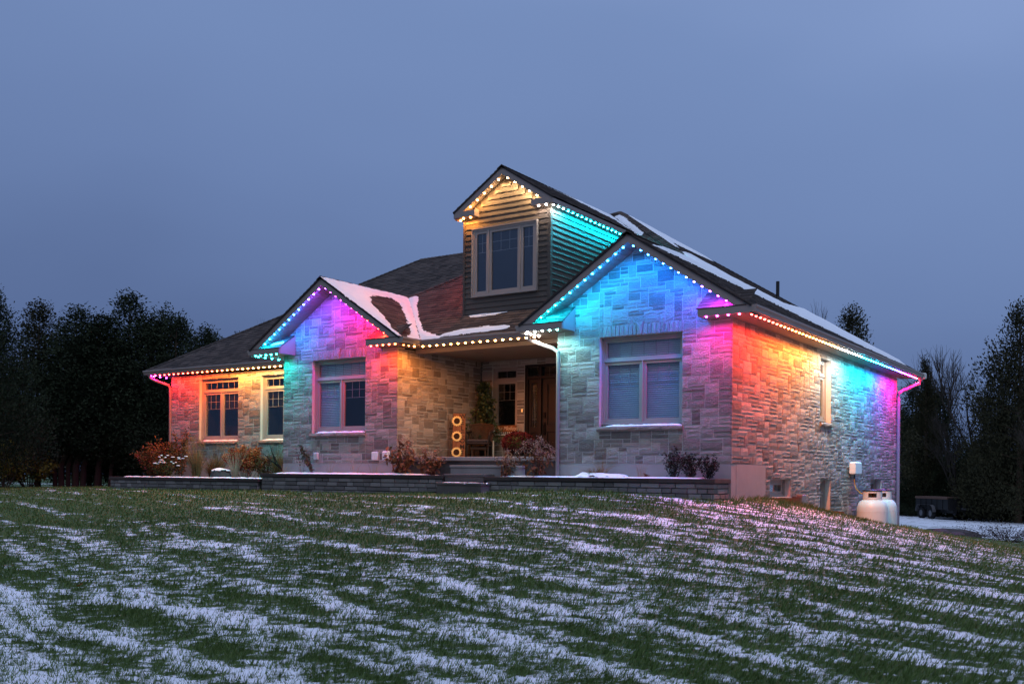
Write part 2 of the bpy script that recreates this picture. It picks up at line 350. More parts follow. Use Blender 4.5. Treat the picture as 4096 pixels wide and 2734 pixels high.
m2 = n.new('ShaderNodeMath'); m2.operation = 'MULTIPLY_ADD'; m2.inputs[1].default_value = .60; L.new(n2.outputs['Fac'], m2.inputs[0]); L.new(m1.outputs[0], m2.inputs[2])
mr = n.new('ShaderNodeMapRange'); mr.inputs['From Min'].default_value = .86; mr.inputs['From Max'].default_value = 1.08; L.new(m2.outputs[0], mr.inputs[0])
gr = n.new('ShaderNodeValToRGB'); gr.color_ramp.elements[0].color = (0.026, 0.046, 0.014, 1); gr.color_ramp.elements[1].color = (0.080, 0.130, 0.036, 1)
gr.color_ramp.elements[0].position = .3; gr.color_ramp.elements[1].position = .7
L.new(n2.outputs['Fac'], gr.inputs[0])
mx = n.new('ShaderNodeMix'); mx.data_type = 'RGBA'; L.new(mr.outputs[0], mx.inputs['Factor']); L.new(gr.outputs[0], mx.inputs['A'])
mx.inputs['B'].default_value = (0.78, 0.81, 0.86, 1)
L.new(mx.outputs['Result'], b.inputs['Base Color']); b.inputs['Roughness'].default_value = .8; b.inputs['Specular IOR Level'].default_value = .15
bp = n.new('ShaderNodeBump'); bp.inputs['Strength'].default_value = .6; bp.inputs['Distance'].default_value = .03; L.new(m2.outputs[0], bp.inputs['Height']); L.new(bp.outputs[0], b.inputs['Normal'])
me = np_mesh('lawn', np.stack([X.ravel(), Y.ravel(), Z.ravel()], -1), F, mt, smooth=True)
at = me.attributes.new('snow', 'FLOAT', 'POINT')
# gravel yard beyond the lawn keeps most of its snow
sv = SN + 0.50 * np.clip((Y - 20) / 10, 0, 1) * (X > -9)
at.data.foreach_set('value', sv.ravel().astype(np.float32))
tag(place('lawn', me), kind='structure')

# grass blades: real triangles, thinner on the ground where snow lies
def grass():
    Nb = 900000
    rr = 5.5 * np.exp(np.random.rand(Nb) * math.log(46 / 5.5)); th = (np.random.rand(Nb) - .5) * R(88)
    bx = 7.049 + rr * np.sin(-YAW + th); by_ = -17.893 + rr * np.cos(-YAW + th)
    # pull blades into tufts
    cx_ = np.floor(bx / .07) * .07 + hash2(np.floor(bx / .07), np.floor(by_ / .07), 2) * .07
    cyy = np.floor(by_ / .07) * .07 + hash2(np.floor(bx / .07), np.floor(by_ / .07), 4) * .07
    k = .45 * (rr < 16); bx = bx * (1 - k) + cx_ * k; by_ = by_ * (1 - k) + cyy * k
    s = snowmask(bx, by_) + .45 * (fbm(bx * 7, by_ * 7, 61, 2) - .5)
    keep = np.random.rand(Nb) < np.clip(.80 - (s - .12) * 1.7, .26, .80) * np.where(rr > 13, np.clip(1.25 - rr * .028, .35, 1), 1)
    blocked = ((bx > -19.2) & (bx < .02) & (by_ > -.02)) | ((bx > -18.0) & (bx < .02) & (by_ > -.86)) | ((bx < -4.8) & (bx > -6.4) & (by_ > -1.35))
    yard = (by_ > 17) & (bx > -9)
    keep &= ~blocked & ~(yard & (np.random.rand(Nb) < .8))
    bx, by_, rr, s = bx[keep], by_[keep], rr[keep], s[keep]; nb = len(bx)
    z = gz(bx, by_) - .005
    wd = np.maximum(.0024, .00045 * rr) * (.7 + .7 * np.random.rand(nb))
    h = (.034 + .036 * np.random.rand(nb) - .008 * np.clip((rr - 10) / 12, 0, 1)) * np.clip(1.25 - .45 * s, .7, 1.25)
    # long unmown grass along the retaining wall and the right corner
    edge = (((by_ > -1.5) & (bx < .3) & (bx > -4.6)) | ((bx > 0) & (bx < 1.0) & (by_ > -1) & (by_ < 14)))
    h = np.where(edge, h * (.9 + 1.1 * fbm(bx * 1.5, by_ * 1.5, 71, 2)), h)
    az = np.random.rand(nb) * 2 * math.pi; lean = .35 + .55 * np.random.rand(nb)
    la = R(-20) + .9 * np.random.randn(nb)
    dx, dy = np.cos(az) * wd, np.sin(az) * wd
    P0 = np.stack([bx - dx, by_ - dy, z], -1); P1 = np.stack([bx + dx, by_ + dy, z], -1)
    P2 = np.stack([bx + np.cos(la) * h * lean, by_ + np.sin(la) * h * lean, z + h], -1)
    V = np.stack([P0, P1, P2], 1).reshape(-1, 3); Fc = np.arange(nb * 3).reshape(-1, 3)
    tone = np.clip(.3 + .5 * fbm(bx * .6, by_ * .6, 81, 3) + .25 * np.random.randn(nb) * .5, 0, 1)
    tag(place('grass', np_mesh('grass', V, Fc, M['blade'], tone)), label='short green lawn grass poking through thin snow', cat='grass', kind='stuff')
grass()

# ------------------------------------------------------------------ the house
S = 2.75; Z0 = 2.9; mm = 0.645
house = thing('brick_house', 'stone bungalow with dark shingle roof, siding dormer and coloured eave lights', 'house', (0, 0, 0))
def clip_poly(poly, a, b, c):
    """keep a*x+b*y<=c"""
    outp = []
    for i in range(len(poly)):
        p, q = poly[i], poly[(i + 1) % len(poly)]
        dp = a * p[0] + b * p[1] - c; dq = a * q[0] + b * q[1] - c
        if dp <= 0: outp.append(p)
        if (dp < 0) != (dq < 0) and abs(dp - dq) > 1e-12:
            t_ = dp / (dp - dq); outp.append((p[0] + (q[0] - p[0]) * t_, p[1] + (q[1] - p[1]) * t_))
    return outp
def area(p):
    return 0.5 * sum(p[i][0] * p[(i + 1) % len(p)][1] - p[(i + 1) % len(p)][0] * p[i][1] for i in range(len(p)))
def axis_cells(a, b, cuts, unit):
    bp_ = sorted(set([a, b] + [c for c in cuts if a < c < b])); r = [a]
    for p, q in zip(bp_[:-1], bp_[1:]):
        k = max(1, round((q - p) / unit)); r += [p + (q - p) * (i + 1) / k for i in range(k)]
    return r
def ashlar(s0, s1, z0, z1, holes, rnd, uw=.092, uh=.080, coursed=False):
    X_ = axis_cells(s0, s1, [h[0] for h in holes] + [h[1] for h in holes], uw)
    Z_ = axis_cells(z0, z1, [h[2] for h in holes] + [h[3] for h in holes], uh)
    nx_, nz_ = len(X_) - 1, len(Z_) - 1; used = [[False] * nz_ for _ in range(nx_)]
    for i in range(nx_):
        for k in range(nz_):
            cx, cz = (X_[i] + X_[i + 1]) / 2, (Z_[k] + Z_[k + 1]) / 2
            if any(h[0] < cx < h[1] and h[2] < cz < h[3] for h in holes): used[i][k] = True
    res = []
    for k in range(nz_):
        i = 0
        while i < nx_:
            if used[i][k]: i += 1; continue
            hh = rnd.choices([1, 2, 3], [.48, .37, .15])[0]
            ww = {1: rnd.choice([2, 3, 3, 4, 5]), 2: rnd.choice([1, 2, 3, 3, 4]), 3: rnd.choice([2, 3, 4, 4])}[hh]
            if coursed:
                hh = rnd.choices([1, 2, 3], [.55, .35, .10])[0]; ww = {1: rnd.choice([3, 4, 5, 6, 7]), 2: rnd.choice([2, 3, 4, 5, 6]), 3: rnd.choice([3, 4, 5])}[hh]
            w_ = 0
            while w_ < ww and i + w_ < nx_ and not used[i + w_][k]: w_ += 1
            if i + w_ < nx_ and not used[i + w_][k] and (i + w_ + 1 >= nx_ or used[i + w_ + 1][k]): w_ += 1
            h_ = 1
            while h_ < hh and k + h_ < nz_ and all(not used[i + q][k + h_] for q in range(w_)): h_ += 1
            for q in range(w_):
                for r_ in range(h_): used[i + q][k + r_] = True
            res.append((X_[i], X_[i + w_], Z_[k], Z_[k + h_])); i += w_
    return res
def stone_mesh(mb, poly, O, U, Nn, rnd, rough=1.0, tone=None, proud=0.0):
    """one split-faced stone: poly in (s,z)"""
    O, U, Nn = Vector(O), Vector(U), Vector(Nn); Zv = Vector((0, 0, 1))
    t_ = rnd.random() if tone is None else tone
    P = lambda s, z, d: O + U * s + Zv * z + Nn * d
    base = proud + .002 + rnd.uniform(0.0, .010) * rough
    g = .0075
    if len(poly) == 4 and abs(poly[0][1] - poly[1][1]) < 1e-6 and abs(poly[1][0] - poly[2][0]) < 1e-6:
        a0, a1 = poly[0][0] + g, poly[1][0] - g; c0, c1 = poly[0][1] + g, poly[2][1] - g
        nu = max(2, min(5, round((a1 - a0) / .075))); nv = max(2, min(4, round((c1 - c0) / .06)))
        vs = []; fs = []
        for j in range(nv + 1):
            for i in range(nu + 1):
                e = (i in (0, nu)) or (j in (0, nv))
                jit = 0 if e else 1
                s_ = a0 + (a1 - a0) * i / nu + jit * rnd.uniform(-.012, .012); z_ = c0 + (c1 - c0) * j / nv + jit * rnd.uniform(-.01, .01)
                if e:
                    s_ += rnd.uniform(-.0025, .0025); z_ += rnd.uniform(-.0025, .0025)
                d = base + (-.003 if e else rnd.uniform(.002, .013) * rough)
                vs.append(P(s_, z_, d))
        w_ = nu + 1
        for j in range(nv):
            for i in range(nu): fs.append((j * w_ + i, j * w_ + i + 1, (j + 1) * w_ + i + 1, (j + 1) * w_ + i))
        rim = [i for i in range(w_)] + [j * w_ + nu for j in range(1, nv + 1)] + [nv * w_ + i for i in range(nu - 1, -1, -1)] + [j * w_ for j in range(nv - 1, 0, -1)]
        nb0 = len(vs)
        for r_ in rim: vs.append(vs[r_] - Nn * (base + .034))
        for q in range(len(rim)):
            q2 = (q + 1) % len(rim); fs.append((rim[q], nb0 + q, nb0 + q2, rim[q2]))
        mb.add(vs, fs, t_)
    else:
        if abs(area(poly)) < .0012: return False
        cx = sum(p[0] for p in poly) / len(poly); cz = sum(p[1] for p in poly) / len(poly)
        pp = []
        for s_, z_ in poly:
            l = math.hypot(s_ - cx, z_ - cz) or 1; k = max(.5, 1 - g * 1.3 / l)
            pp.append((cx + (s_ - cx) * k, cz + (z_ - cz) * k))
        nn_ = len(pp); vs = [P(s_, z_, base - .006) for s_, z_ in pp] + [P(s_, z_, -.034) for s_, z_ in pp] + [P(cx, cz, base + .012 * rough)]
        fs = [(i, (i + 1) % nn_, 2 * nn_) for i in range(nn_)] + [(i, nn_ + i, nn_ + (i + 1) % nn_, (i + 1) % nn_) for i in range(nn_)]
        mb.add(vs, fs, t_)
    return True
def soldier(s0, s1, z0, z1, rnd, key):
    """upright stones over a window with a keystone"""
    r = []; mid = (s0 + s1) / 2; kw = .13
    for a_, b_ in ((s0, mid - kw / 2), (mid + kw / 2, s1)):
        k = max(1, round((b_ - a_) / .092))
        r += [((a_ + (b_ - a_) * i / k), (a_ + (b_ - a_) * (i + 1) / k), z0, z1) for i in range(k)]
    return r, (mid, kw)

def wall(name, O, U, Nn, s0, s1, z0, z1, holes, gable=None, seed=1, individual=0, rough=1.0, soldiers=(), zfound=None, extra_hole=None, notch=None):
    """mortar backing as a part of the house with its stones under it"""
    rnd = random.Random(seed); O = Vector(O); U = Vector(U); Nn = Vector(Nn); Zv = Vector((0, 0, 1))
    # backing built as strips round the holes
    mb = MB(); d0, d1 = -.30, -.006
    zt = z1 if gable is None else gable[1]
    b0_, b1_ = s0 + (.03 if s0 == 0 else 0), s1 - .05
    xs_ = sorted(set([b0_, b1_] + [h[0] for h in holes if b0_ < h[0] < b1_] + [h[1] for h in holes if b0_ < h[1] < b1_]))
    for a_, b_ in zip(xs_[:-1], xs_[1:]):
        segs = [(z0, z1)]
        for h in holes:
            if h[0] <= a_ + 1e-6 and h[1] >= b_ - 1e-6:
                new = []
                for c, d in segs:
                    if h[3] <= c or h[2] >= d: new.append((c, d)); continue
                    if h[2] > c: new.append((c, h[2]))
                    if h[3] < d: new.append((h[3], d))
                segs = new
        for c, d in segs: mb.obox(O, U, Zv, Nn, a_, b_, c, d, d0, d1)
    if gable:
        mid, ztop, sl = gable
        hw = (ztop - z1) / sl
        l_, r_ = max(b0_, mid - hw), min(b1_, mid + hw)
        pts = [(l_, z1 + .001), (r_, z1 + .001), (r_, max(z1 + .002, ztop - sl * (r_ - mid))), (mid, ztop), (l_, max(z1 + .002, ztop - sl * (mid - l_)))]
        mb.prism([O + U * p[0] + Zv * p[1] + Nn * d1 for p in pts], Nn * (d0 - d1))
    w_ = mb.build(name, M['mortar'], house)
    sh = []; keys = []
    for so in soldiers:
        r_, kk = soldier(so[0], so[1], so[2], so[3], rnd, True); sh += r_; keys.append((kk, so))
    hs = list(holes) + [(so[0], so[1], so[2], so[3]) for so in soldiers]
    rects = ashlar(s0, s1, z0, zt, hs, rnd, coursed=name == 'side_wall')
    polys = []
    for a_, b_, c, d in rects:
        p = [(a_, c), (b_, c), (b_, d), (a_, d)]
        if gable:
            mid, ztop, sl = gable
            p = clip_poly(p, sl, 1, ztop + sl * mid); p = clip_poly(p, -sl, 1, ztop - sl * mid) if len(p) > 2 else p
        if len(p) > 2 and abs(area(p)) > .0015: polys.append((p, None, 0))
    for a_, b_, c, d in sh: polys.append(([(a_, c), (b_, c), (b_, d), (a_, d)], rnd.uniform(.45, 1), .010))
    for (mid, kw), so in keys:
        polys.append(([(mid - kw * .33, so[2] - .0), (mid + kw * .33, so[2]), (mid + kw * .62, so[3] + .05), (mid - kw * .62, so[3] + .05)], .8, .03))
    polys.sort(key=lambda q: -abs(area(q[0])))
    rest = MB()
    for i, (p, tn, pr) in enumerate(polys):
        if i < individual:
            one = MB()
            if stone_mesh(one, p, O, U, Nn, rnd, rough, tn, pr): one.build('stone', M['stone'], w_)
        else: stone_mesh(rest, p, O, U, Nn, rnd, rough, tn, pr)
    if rest.v: rest.build('stonework', M['stone'], w_, kind='stuff')
    return w_

# window openings (s0,s1,z0,z1) in each wall's own run
XR0, YL, XL1, XL0, YW, XW0, D = -3.866, .077, -8.316, -12.14, 1.89, -19.05, 13.077
wR = (1.020, 2.846, .75, 2.577)
wall('front_wall', (XR0, 0, 0), (1, 0, 0), (0, -1, 0), 0, 3.866 + .012, 0, 3.02, [wR], gable=(1.896, 4.36, mm), seed=3, individual=285, rough=.42,
     soldiers=[(wR[0] - .02, wR[1] + .02, 2.577, 2.80)])
wall('bay_wall', (XL0, YL, 0), (1, 0, 0), (0, -1, 0), 0, 3.824 + .012, 0, 3.0, [(1.031, 2.813, .75, 2.577)], gable=(1.84, 4.345, mm), seed=5, rough=.42,
     soldiers=[(1.011, 2.833, 2.577, 2.80)])
wall('wing_wall', (XW0, YW, 0), (1, 0, 0), (0, -1, 0), 0, 6.91, -.0, 2.70, [(1.338, 3.077, .68, 2.555), (4.031, 5.77, .68, 2.555)], seed=8, rough=.45)
wall('side_wall', (0, 0, 0), (0, 1, 0), (1, 0, 0), 0, D, -2.0, S, [(0, 1.87, -2.0, 0), (2.141, 3.405, -.66, -.285), (5.585, 6.402, -1.12, -.285),
     (10.141, 11.328, -.95, -.285), (5.52, 6.38, 1.06, 2.577)], seed=12, rough=.8)
wall('porch_side_wall', (XL1, YL, 0), (0, 1, 0), (1, 0, 0), 0, 3.40, .15, 2.72, [], seed=15, rough=.5)
wall('entry_wall', (XL1, 3.48, 0), (1, 0, 0), (0, -1, 0), 0, 4.45, .15, 2.72, [(.34, 1.13, .75, 2.56), (1.355, 4.2, .15, 2.58)], seed=18, rough=.5)
# concrete foundation, plain back walls
for nm, bxs in (('foundation', (XR0, .0, .0, .25, -1.2, -.001)), ('foundation', (-.25, .004, .252, 1.87, -1.3, -.001)), ('foundation', (XL0, XL1, YL, .35, -1.2, -.001)), ('foundation', (XW0, XL0 - .002, YW, 2.2, -1.4, -.001)),
    ('left_wall', (XW0, XW0 + .25, 2.2, 12.79, -1.4, 2.7)), ('rear_wall', (XW0, -.32, 12.8, 13.08, -2.2, 2.7)), ('inner_wall', (XR0, XR0 + .25, .32, 3.4, .0, 2.7)), ('inner_wall', (XL0, XL0 + .2, .36, 1.85, -.5, 2.7))):
    mb = MB(); mb.box(*bxs); mb.build(nm, M['concrete'], house)

# --- windows: frame part with sashes, panes, muntins, sill stones as sub-parts
def window(name, O, U, Nn, w, h, lites, mfront=False, sillz=None, recess=.11, blinds=(), muntins=True, casing=0.055, transom=.40, sillstones=4, back=.5, snow=True, label=None, muntfrac=.32):
    """O = lower left corner of the stone opening; lites = list of relative widths of the lower sashes"""
    O, U, Nn = Vector(O), Vector(U), Vector(Nn); Zv = Vector((0, 0, 1)); rd = -recess; mo = .0165 if mfront else 0; mw = .003 if mfront else .0045
    mb = MB()
    b0 = .05 if sillstones else 0
    mb.obox(O, U, Zv, Nn, 0, w, b0, h, rd - .14, rd - .115)  # hidden back lip ring
    fr = MB(); c = casing
    def ring(m_, x0, x1, z0, z1, t_, d0, d1):
        m_.obox(O, U, Zv, Nn, x0, x0 + t_, z0, z1, d0, d1); m_.obox(O, U, Zv, Nn, x1 - t_, x1, z0, z1, d0, d1)
        m_.obox(O, U, Zv, Nn, x0 + t_, x1 - t_, z0, z0 + t_, d0, d1); m_.obox(O, U, Zv, Nn, x0 + t_, x1 - t_, z1 - t_, z1, d0, d1)
    ring(fr, 0.002, w - .002, b0, h - .002, c, rd - .10, rd)
    ring(fr, .002, w - .002, b0 - .0, h - .002, .022, rd, rd + .03)
    zt = h - c - transom if transom else h - c
    if transom: fr.obox(O, U, Zv, Nn, c, w - c, zt - .045, zt, rd - .09, rd + .006)
    f = fr.build(name, M['frame'], house, label=label)
    tot = sum(lites); x = c; x_end = w - c; zl0, zl1 = b0 + c, (zt - .045 if transom else h - c)
    cells = []
    for i, l in enumerate(lites):
        wd = (x_end - c) * l / tot; a_, b_ = x, x + wd; x = b_
        if i < len(lites) - 1: b_ -= .012
        if i > 0: a_ += .012
        cells.append((a_, b_, zl0, zl1, .062, True, i))
        if i < len(lites) - 1:
            mu = MB(); mu.obox(O, U, Zv, Nn, b_, b_ + .024, zl0, zl1, rd - .09, rd + .004); mu.build('mullion', M['frame'], f)
    if transom: cells.append((c, w - c, zt, h - c, .045, False, 9))
    for (a_, b_, c0, c1, t_, low, i) in cells:
        sa = MB(); ring(sa, a_ + .002, b_ - .002, c0 + .002, c1 - .002, t_, rd - .07, rd - .018)
        sa.build('sash', M['frame'], f)
        pa = MB(); pa.obox(O, U, Zv, Nn, a_ + t_, b_ - t_, c0 + t_, c1 - t_, rd - .052, rd - .048); pa.build('pane', M['glass'], f)
        if muntins:
            mu = MB(); gw = b_ - a_ - 2 * t_; g0, g1 = a_ + t_, b_ - t_
            if low:
                k = 3 if gw > .32 else 2; zb = c1 - t_ - (c1 - c0) * muntfrac
                for q in range(1, k): mu.obox(O, U, Zv, Nn, g0 + gw * q / k - mw, g0 + gw * q / k + mw, zb, c1 - t_, rd - .062 + mo, rd - .056 + mo)
                for q in (0, .5): mu.obox(O, U, Zv, Nn, g0, g1, zb + (c1 - t_ - zb) * q - mw, zb + (c1 - t_ - zb) * q + mw, rd - .0625 + mo, rd - .0565 + mo)
            else:
                k = max(2, round(gw / .27))
                for q in range(1, k): mu.obox(O, U, Zv, Nn, g0 + gw * q / k - mw, g0 + gw * q / k + mw, c0 + t_, c1 - t_, rd - .062 + mo, rd - .056 + mo)
            mu.build('muntin', M['frame'], f)
        if i in blinds:
            bl = MB(); zz = c0 + t_ * .6; k = 0
            while zz < c1 - t_ * .6:
                vs = [O + U * s_ + Zv * z_ + Nn * d_ for s_, z_, d_ in ((a_ + t_ * .7, zz, rd - .085), (b_ - t_ * .7, zz, rd - .085), (b_ - t_ * .7, zz + .036, rd - .112), (a_ + t_ * .7, zz + .036, rd - .112))]
                vs += [v_ + Zv * .004 for v_ in vs]
                bl.add(vs, [(0, 1, 2, 3), (7, 6, 5, 4), (0, 4, 5, 1), (2, 6, 7, 3)], .5); zz += .0425
            bl.build('blind', M['blind'], f, kind='stuff')
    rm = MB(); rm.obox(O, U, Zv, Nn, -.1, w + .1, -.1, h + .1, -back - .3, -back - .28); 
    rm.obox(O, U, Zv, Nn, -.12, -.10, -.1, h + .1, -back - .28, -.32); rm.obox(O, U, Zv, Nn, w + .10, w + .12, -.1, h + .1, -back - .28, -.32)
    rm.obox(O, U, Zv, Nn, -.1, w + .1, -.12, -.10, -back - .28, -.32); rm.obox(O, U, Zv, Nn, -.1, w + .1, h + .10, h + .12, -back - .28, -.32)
    rm.build('unlit_room_backing', M['room'], f)  # panels round the opening, room darkness put into their colour
    if sillstones:
        rnd = random.Random(int(w * 999))
        for q in range(sillstones):
            a_ = -.04 + (w + .08) * q / sillstones + .004; b_ = -.04 + (w + .08) * (q + 1) / sillstones - .004
            st = MB(); nu = 5; vs = []
            for zz, dd in ((-.095, .035), (-.06, .055), (-.02, .05), (0.0, .03)):
                for i2 in range(nu + 1): vs.append(O + U * (a_ + (b_ - a_) * i2 / nu) + Zv * (zz + rnd.uniform(-.004, .004)) + Nn * (dd + rnd.uniform(-.009, .009)))
            for zz, dd in ((.012, -recess),):
                for i2 in range(nu + 1): vs.append(O + U * (a_ + (b_ - a_) * i2 / nu) + Zv * zz + Nn * dd)
            vs += [v_ - Nn * .08 for v_ in vs[:nu + 1]]
            fs = [(j * (nu + 1) + i2, j * (nu + 1) + i2 + 1, (j + 1) * (nu + 1) + i2 + 1, (j + 1) * (nu + 1) + i2) for j in range(4) for i2 in range(nu)]
            fs += [(5 * (nu + 1) + i2, 5 * (nu + 1) + i2 + 1, i2 + 1, i2) for i2 in range(nu)]
            fs += [(0, nu + 1, 2 * (nu + 1), 3 * (nu + 1), 4 * (nu + 1), 5 * (nu + 1)), tuple(k_ * (nu + 1) + nu for k_ in (5, 4, 3, 2, 1, 0))]
            st.add(vs, fs, rnd.random()); st.build('sill_stone', M['sillstone'], f)
    return f
def sill_snow(O, U, Nn, w, d=.145, th=.035, label='', x0=.0):
    O, U, Nn = Vector(O), Vector(U), Vector(Nn); Zv = Vector((0, 0, 1)); k = max(8, int(w / .05)); vs = []; rnd = random.Random(int(w * 77))
    sec = [(-.108, .003), (-.107, th * 1.25), (-.05, th), (.0, th * .72), (.024, th * .35), (.034, .003)]
    for i in range(k + 1):
        e = min(1, min(i, k - i) / 2.5 + .12); j = rnd.uniform(.8, 1.15)
        for dd, zz in sec: vs.append(O + U * (x0 + (w - x0 * 2) * i / k) + Nn * (dd if dd < 0 else dd * (.6 + .5 * rnd.random())) + Zv * (.004 + zz * e * j))
    n_ = len(sec); fs = [(i * n_ + j, (i + 1) * n_ + j, (i + 1) * n_ + j + 1, i * n_ + j + 1) for i in range(k) for j in range(n_ - 1)]
    mb = MB(); mb.add(vs, fs); o = place('snow', mb.mesh('snow', M['snow'], True)); tag(o, label, 'snow', kind='stuff'); return o
window('window', (XR0 + wR[0], 0, .75), (1, 0, 0), (0, -1, 0), wR[1] - wR[0], wR[3] - .75, [1, 1], blinds=(0, 1, 9), recess=.12)
sill_snow((XR0 + wR[0] + .10, 0, .75), (1, 0, 0), (0, -1, 0), wR[1] - wR[0] - .1, label='thin strip of snow on the sill of the right gable window')
window('window', (XL0 + 1.031, YL, .75), (1, 0, 0), (0, -1, 0), 1.782, 1.827, [1, 1], blinds=(0, 9), recess=.12)
sill_snow((XL0 + 1.13, YL, .75), (1, 0, 0), (0, -1, 0), 1.66, label='violet lit strip of snow on the sill under the left gable window')
window('window', (XW0 + 1.338, YW, .68), (1, 0, 0), (0, -1, 0), 1.739, 1.875, [1, 1], mfront=True, recess=.12, transom=.30)
sill_snow((XW0 + 1.40, YW, .68), (1, 0, 0), (0, -1, 0), 1.66, label='pinkish snow on the sill of the farthest left window')
window('window', (XW0 + 4.031, YW, .68), (1, 0, 0), (0, -1, 0), 1.739, 1.875, [1, 1], mfront=True, recess=.12, transom=.30)
sill_snow((XW0 + 4.09, YW, .68), (1, 0, 0), (0, -1, 0), 1.66, label='yellow lit snow on the sill next to the left gable wall')
window('window', (0, 5.52, 1.06), (0, 1, 0), (1, 0, 0), .86, 1.517, [1], recess=.14, transom=.30, sillstones=1)
window('basement_window', (0, 2.141, -.66), (0, 1, 0), (1, 0, 0), 1.264, .375, [1], recess=.14, transom=0, muntins=False, sillstones=0)
window('basement_window', (0, 5.585, -1.12), (0, 1, 0), (1, 0, 0), .817, .835, [1], recess=.16, transom=.26, muntins=False, sillstones=0)
window('basement_window', (0, 10.141, -.95), (0, 1, 0), (1, 0, 0), 1.187, .665, [1], recess=.16, transom=0, muntins=False, sillstones=0)
# porch window and entrance
window('window', (XL1 + .34, 3.48, .75), (1, 0, 0), (0, -1, 0), 0.79, 1.81, [1], mfront=True, recess=.08, transom=.27, sillstones=2)
def entrance():
    O = Vector((XL1 + 1.355, 3.48, .15)); U = Vector((1, 0, 0)); Nn = Vector((0, -1, 0)); Zv = Vector((0, 0, 1)); P = lambda m_, *a: m_.obox(O, U, Zv, Nn, *a)
    f = MB(); w = 2.0; h = 2.43
    for a_, b_ in ((0, .06), (.40, .47), (1.42, 1.49), (1.9, 1.96)): P(f, a_, b_, 0, h, -.20, -.06)
    P(f, .06, 1.9, h - .06, h, -.20, -.06); P(f, .06, 1.9, 2.07, 2.13, -.20, -.058); P(f, -.001, .025, 0, h, -.058, -.02); P(f, .026, 1.96, h - .025, h, -.058, -.02)
    P(f, 1.96, 2.845, 0, h, -.20, -.10)
    fr = f.build('door_frame', M['door'], house)
    g = MB(); P(g, .06, 1.9, 2.13, h - .06, -.142, -.138); g.build('pane', M['glass'], fr)
    mu = MB()
    for k in range(1, 6): P(mu, .06 + 1.84 * k / 6 - .004, .06 + 1.84 * k / 6 + .004, 2.131, h - .061, -.137, -.130)
    mu.build('muntin', M['spout'], fr)
    d = MB()
    def leaf(x0, x1, zz0, zz1, panels, name):
        m_ = MB(); 
        xs_ = [x0, x1]; zc = [zz0, zz1]
        for q in panels: zc += [q[2], q[3]]
        zc = sorted(set(zc)); px0, px1 = panels[0][0], panels[0][1]
        P(m_, x0, px0, zz0, zz1, -.17, -.12); P(m_, px1, x1, zz0, zz1, -.17, -.12)
        for a_, b_ in zip(zc[:-1], zc[1:]):
            if not any(abs(q[2] - a_) < 1e-6 for q in panels): P(m_, px0, px1, a_, b_, -.17, -.12)
        for q in panels:
            if q[4] == 'p':
                P(m_, q[0], q[1], q[2], q[3], -.165, -.145)
                P(m_, q[0] + .045, q[1] - .045, q[2] + .045, q[3] - .045, -.145, -.128)
            tr = .012
            P(m_, q[0], q[0] + tr, q[2], q[3], -.125, -.112); P(m_, q[1] - tr, q[1], q[2], q[3], -.125, -.112)
            P(m_, q[0] + tr, q[1] - tr, q[2], q[2] + tr, -.125, -.112); P(m_, q[0] + tr, q[1] - tr, q[3] - tr, q[3], -.125, -.112)
        return m_.build(name, M['door'], house)
    s = leaf(.065, .395, .0, 2.065, [(.14, .32, .10, .70, 'p'), (.14, .32, .83, 1.97, 'g')], 'sidelight')
    g = MB(); P(g, .14, .32, .83, 1.97, -.152, -.148); g.build('pane', M['spout'] if False else M['glass'], s)
    g = MB()
    for x in (.17, .225): P(g, x, x + .006, .84, 1.96, -.147, -.142)
    for z in (1.03, 1.77): P(g, .15, .31, z, z + .006, -.1475, -.1425)
    g.build('caming', M['spout'], s)
    dr = leaf(.475, 1.415, .0, 2.065, [(.62, 1.27, .14, .72, 'p'), (.62, 1.27, .88, 1.93, 'p')], 'front_door')
    hd = MB(); P(hd, .525, .585, 1.06, 1.20, -.12, -.085); hd.build('deadbolt', M['bronze'], dr)
    hd = MB(); P(hd, .53, .58, .62, .95, -.12, -.10); hd.tube([O + U * .555 + Zv * .90 + Nn * -.10, O + U * .555 + Zv * .88 + Nn * -.04, O + U * .555 + Zv * .70 + Nn * -.035, O + U * .555 + Zv * .66 + Nn * -.10], .012, 8)
    hd.build('handle', M['bronze'], dr)
    rm = MB(); P(rm, -.1, 2.9, -.1, h + .05, -.9, -.88); rm.build('unlit_room_backing', M['room'], fr)  # near-black sheet, the shade of the hall is in its colour
    b_ = MB(); P(b_, -.075, -.045, 1.22, 1.30, .0, .02); b_.build('doorbell', M['bell'], fr)
entrance()

# --- roof
roof = MB()
def zf(pl, x, y): return pl[0] + pl[1] * x + pl[2] * y
PF = (Z0 - mm * .33, 0, mm); PLW = (Z0 - mm * 1.5, 0, mm); PA = (Z0 + mm * 12.8, mm, 0); PBr = (Z0 - mm * 7.8, -mm, 0)
PR = (Z0 + mm * .55, -mm, 0); PBl = (Z0 + mm * 4.49, mm, 0); PML = (Z0 + mm * 19.8, mm, 0); PREAR = (Z0 + mm * 13.6, 0, -mm)
F1 = [(-19.8, 1.5), (-12.8, 1.5), (-6.75, 7.55), (-13.75, 7.55)]
F2a = [(-12.8, -.50), (-10.3, -.50), (-10.3, 2.83), (-12.8, .33)]; F2b = [(-12.8, .33), (-10.3, 2.83), (-6.165, 6.965), (-6.75, 7.55), (-12.8, 1.5)]
F3 = [(-10.3, -.50), (-7.8, -.50), (-7.8, .33), (-10.3, 2.83)]
F4 = [(-7.8, .33), (-4.49, .33), (-1.97, 2.85), (-6.085, 6.965), (-6.165, 6.965), (-10.3, 2.83)]
F5 = [(-4.49, -.54), (-1.97, -.54), (-1.97, 2.85), (-4.49, .33)]
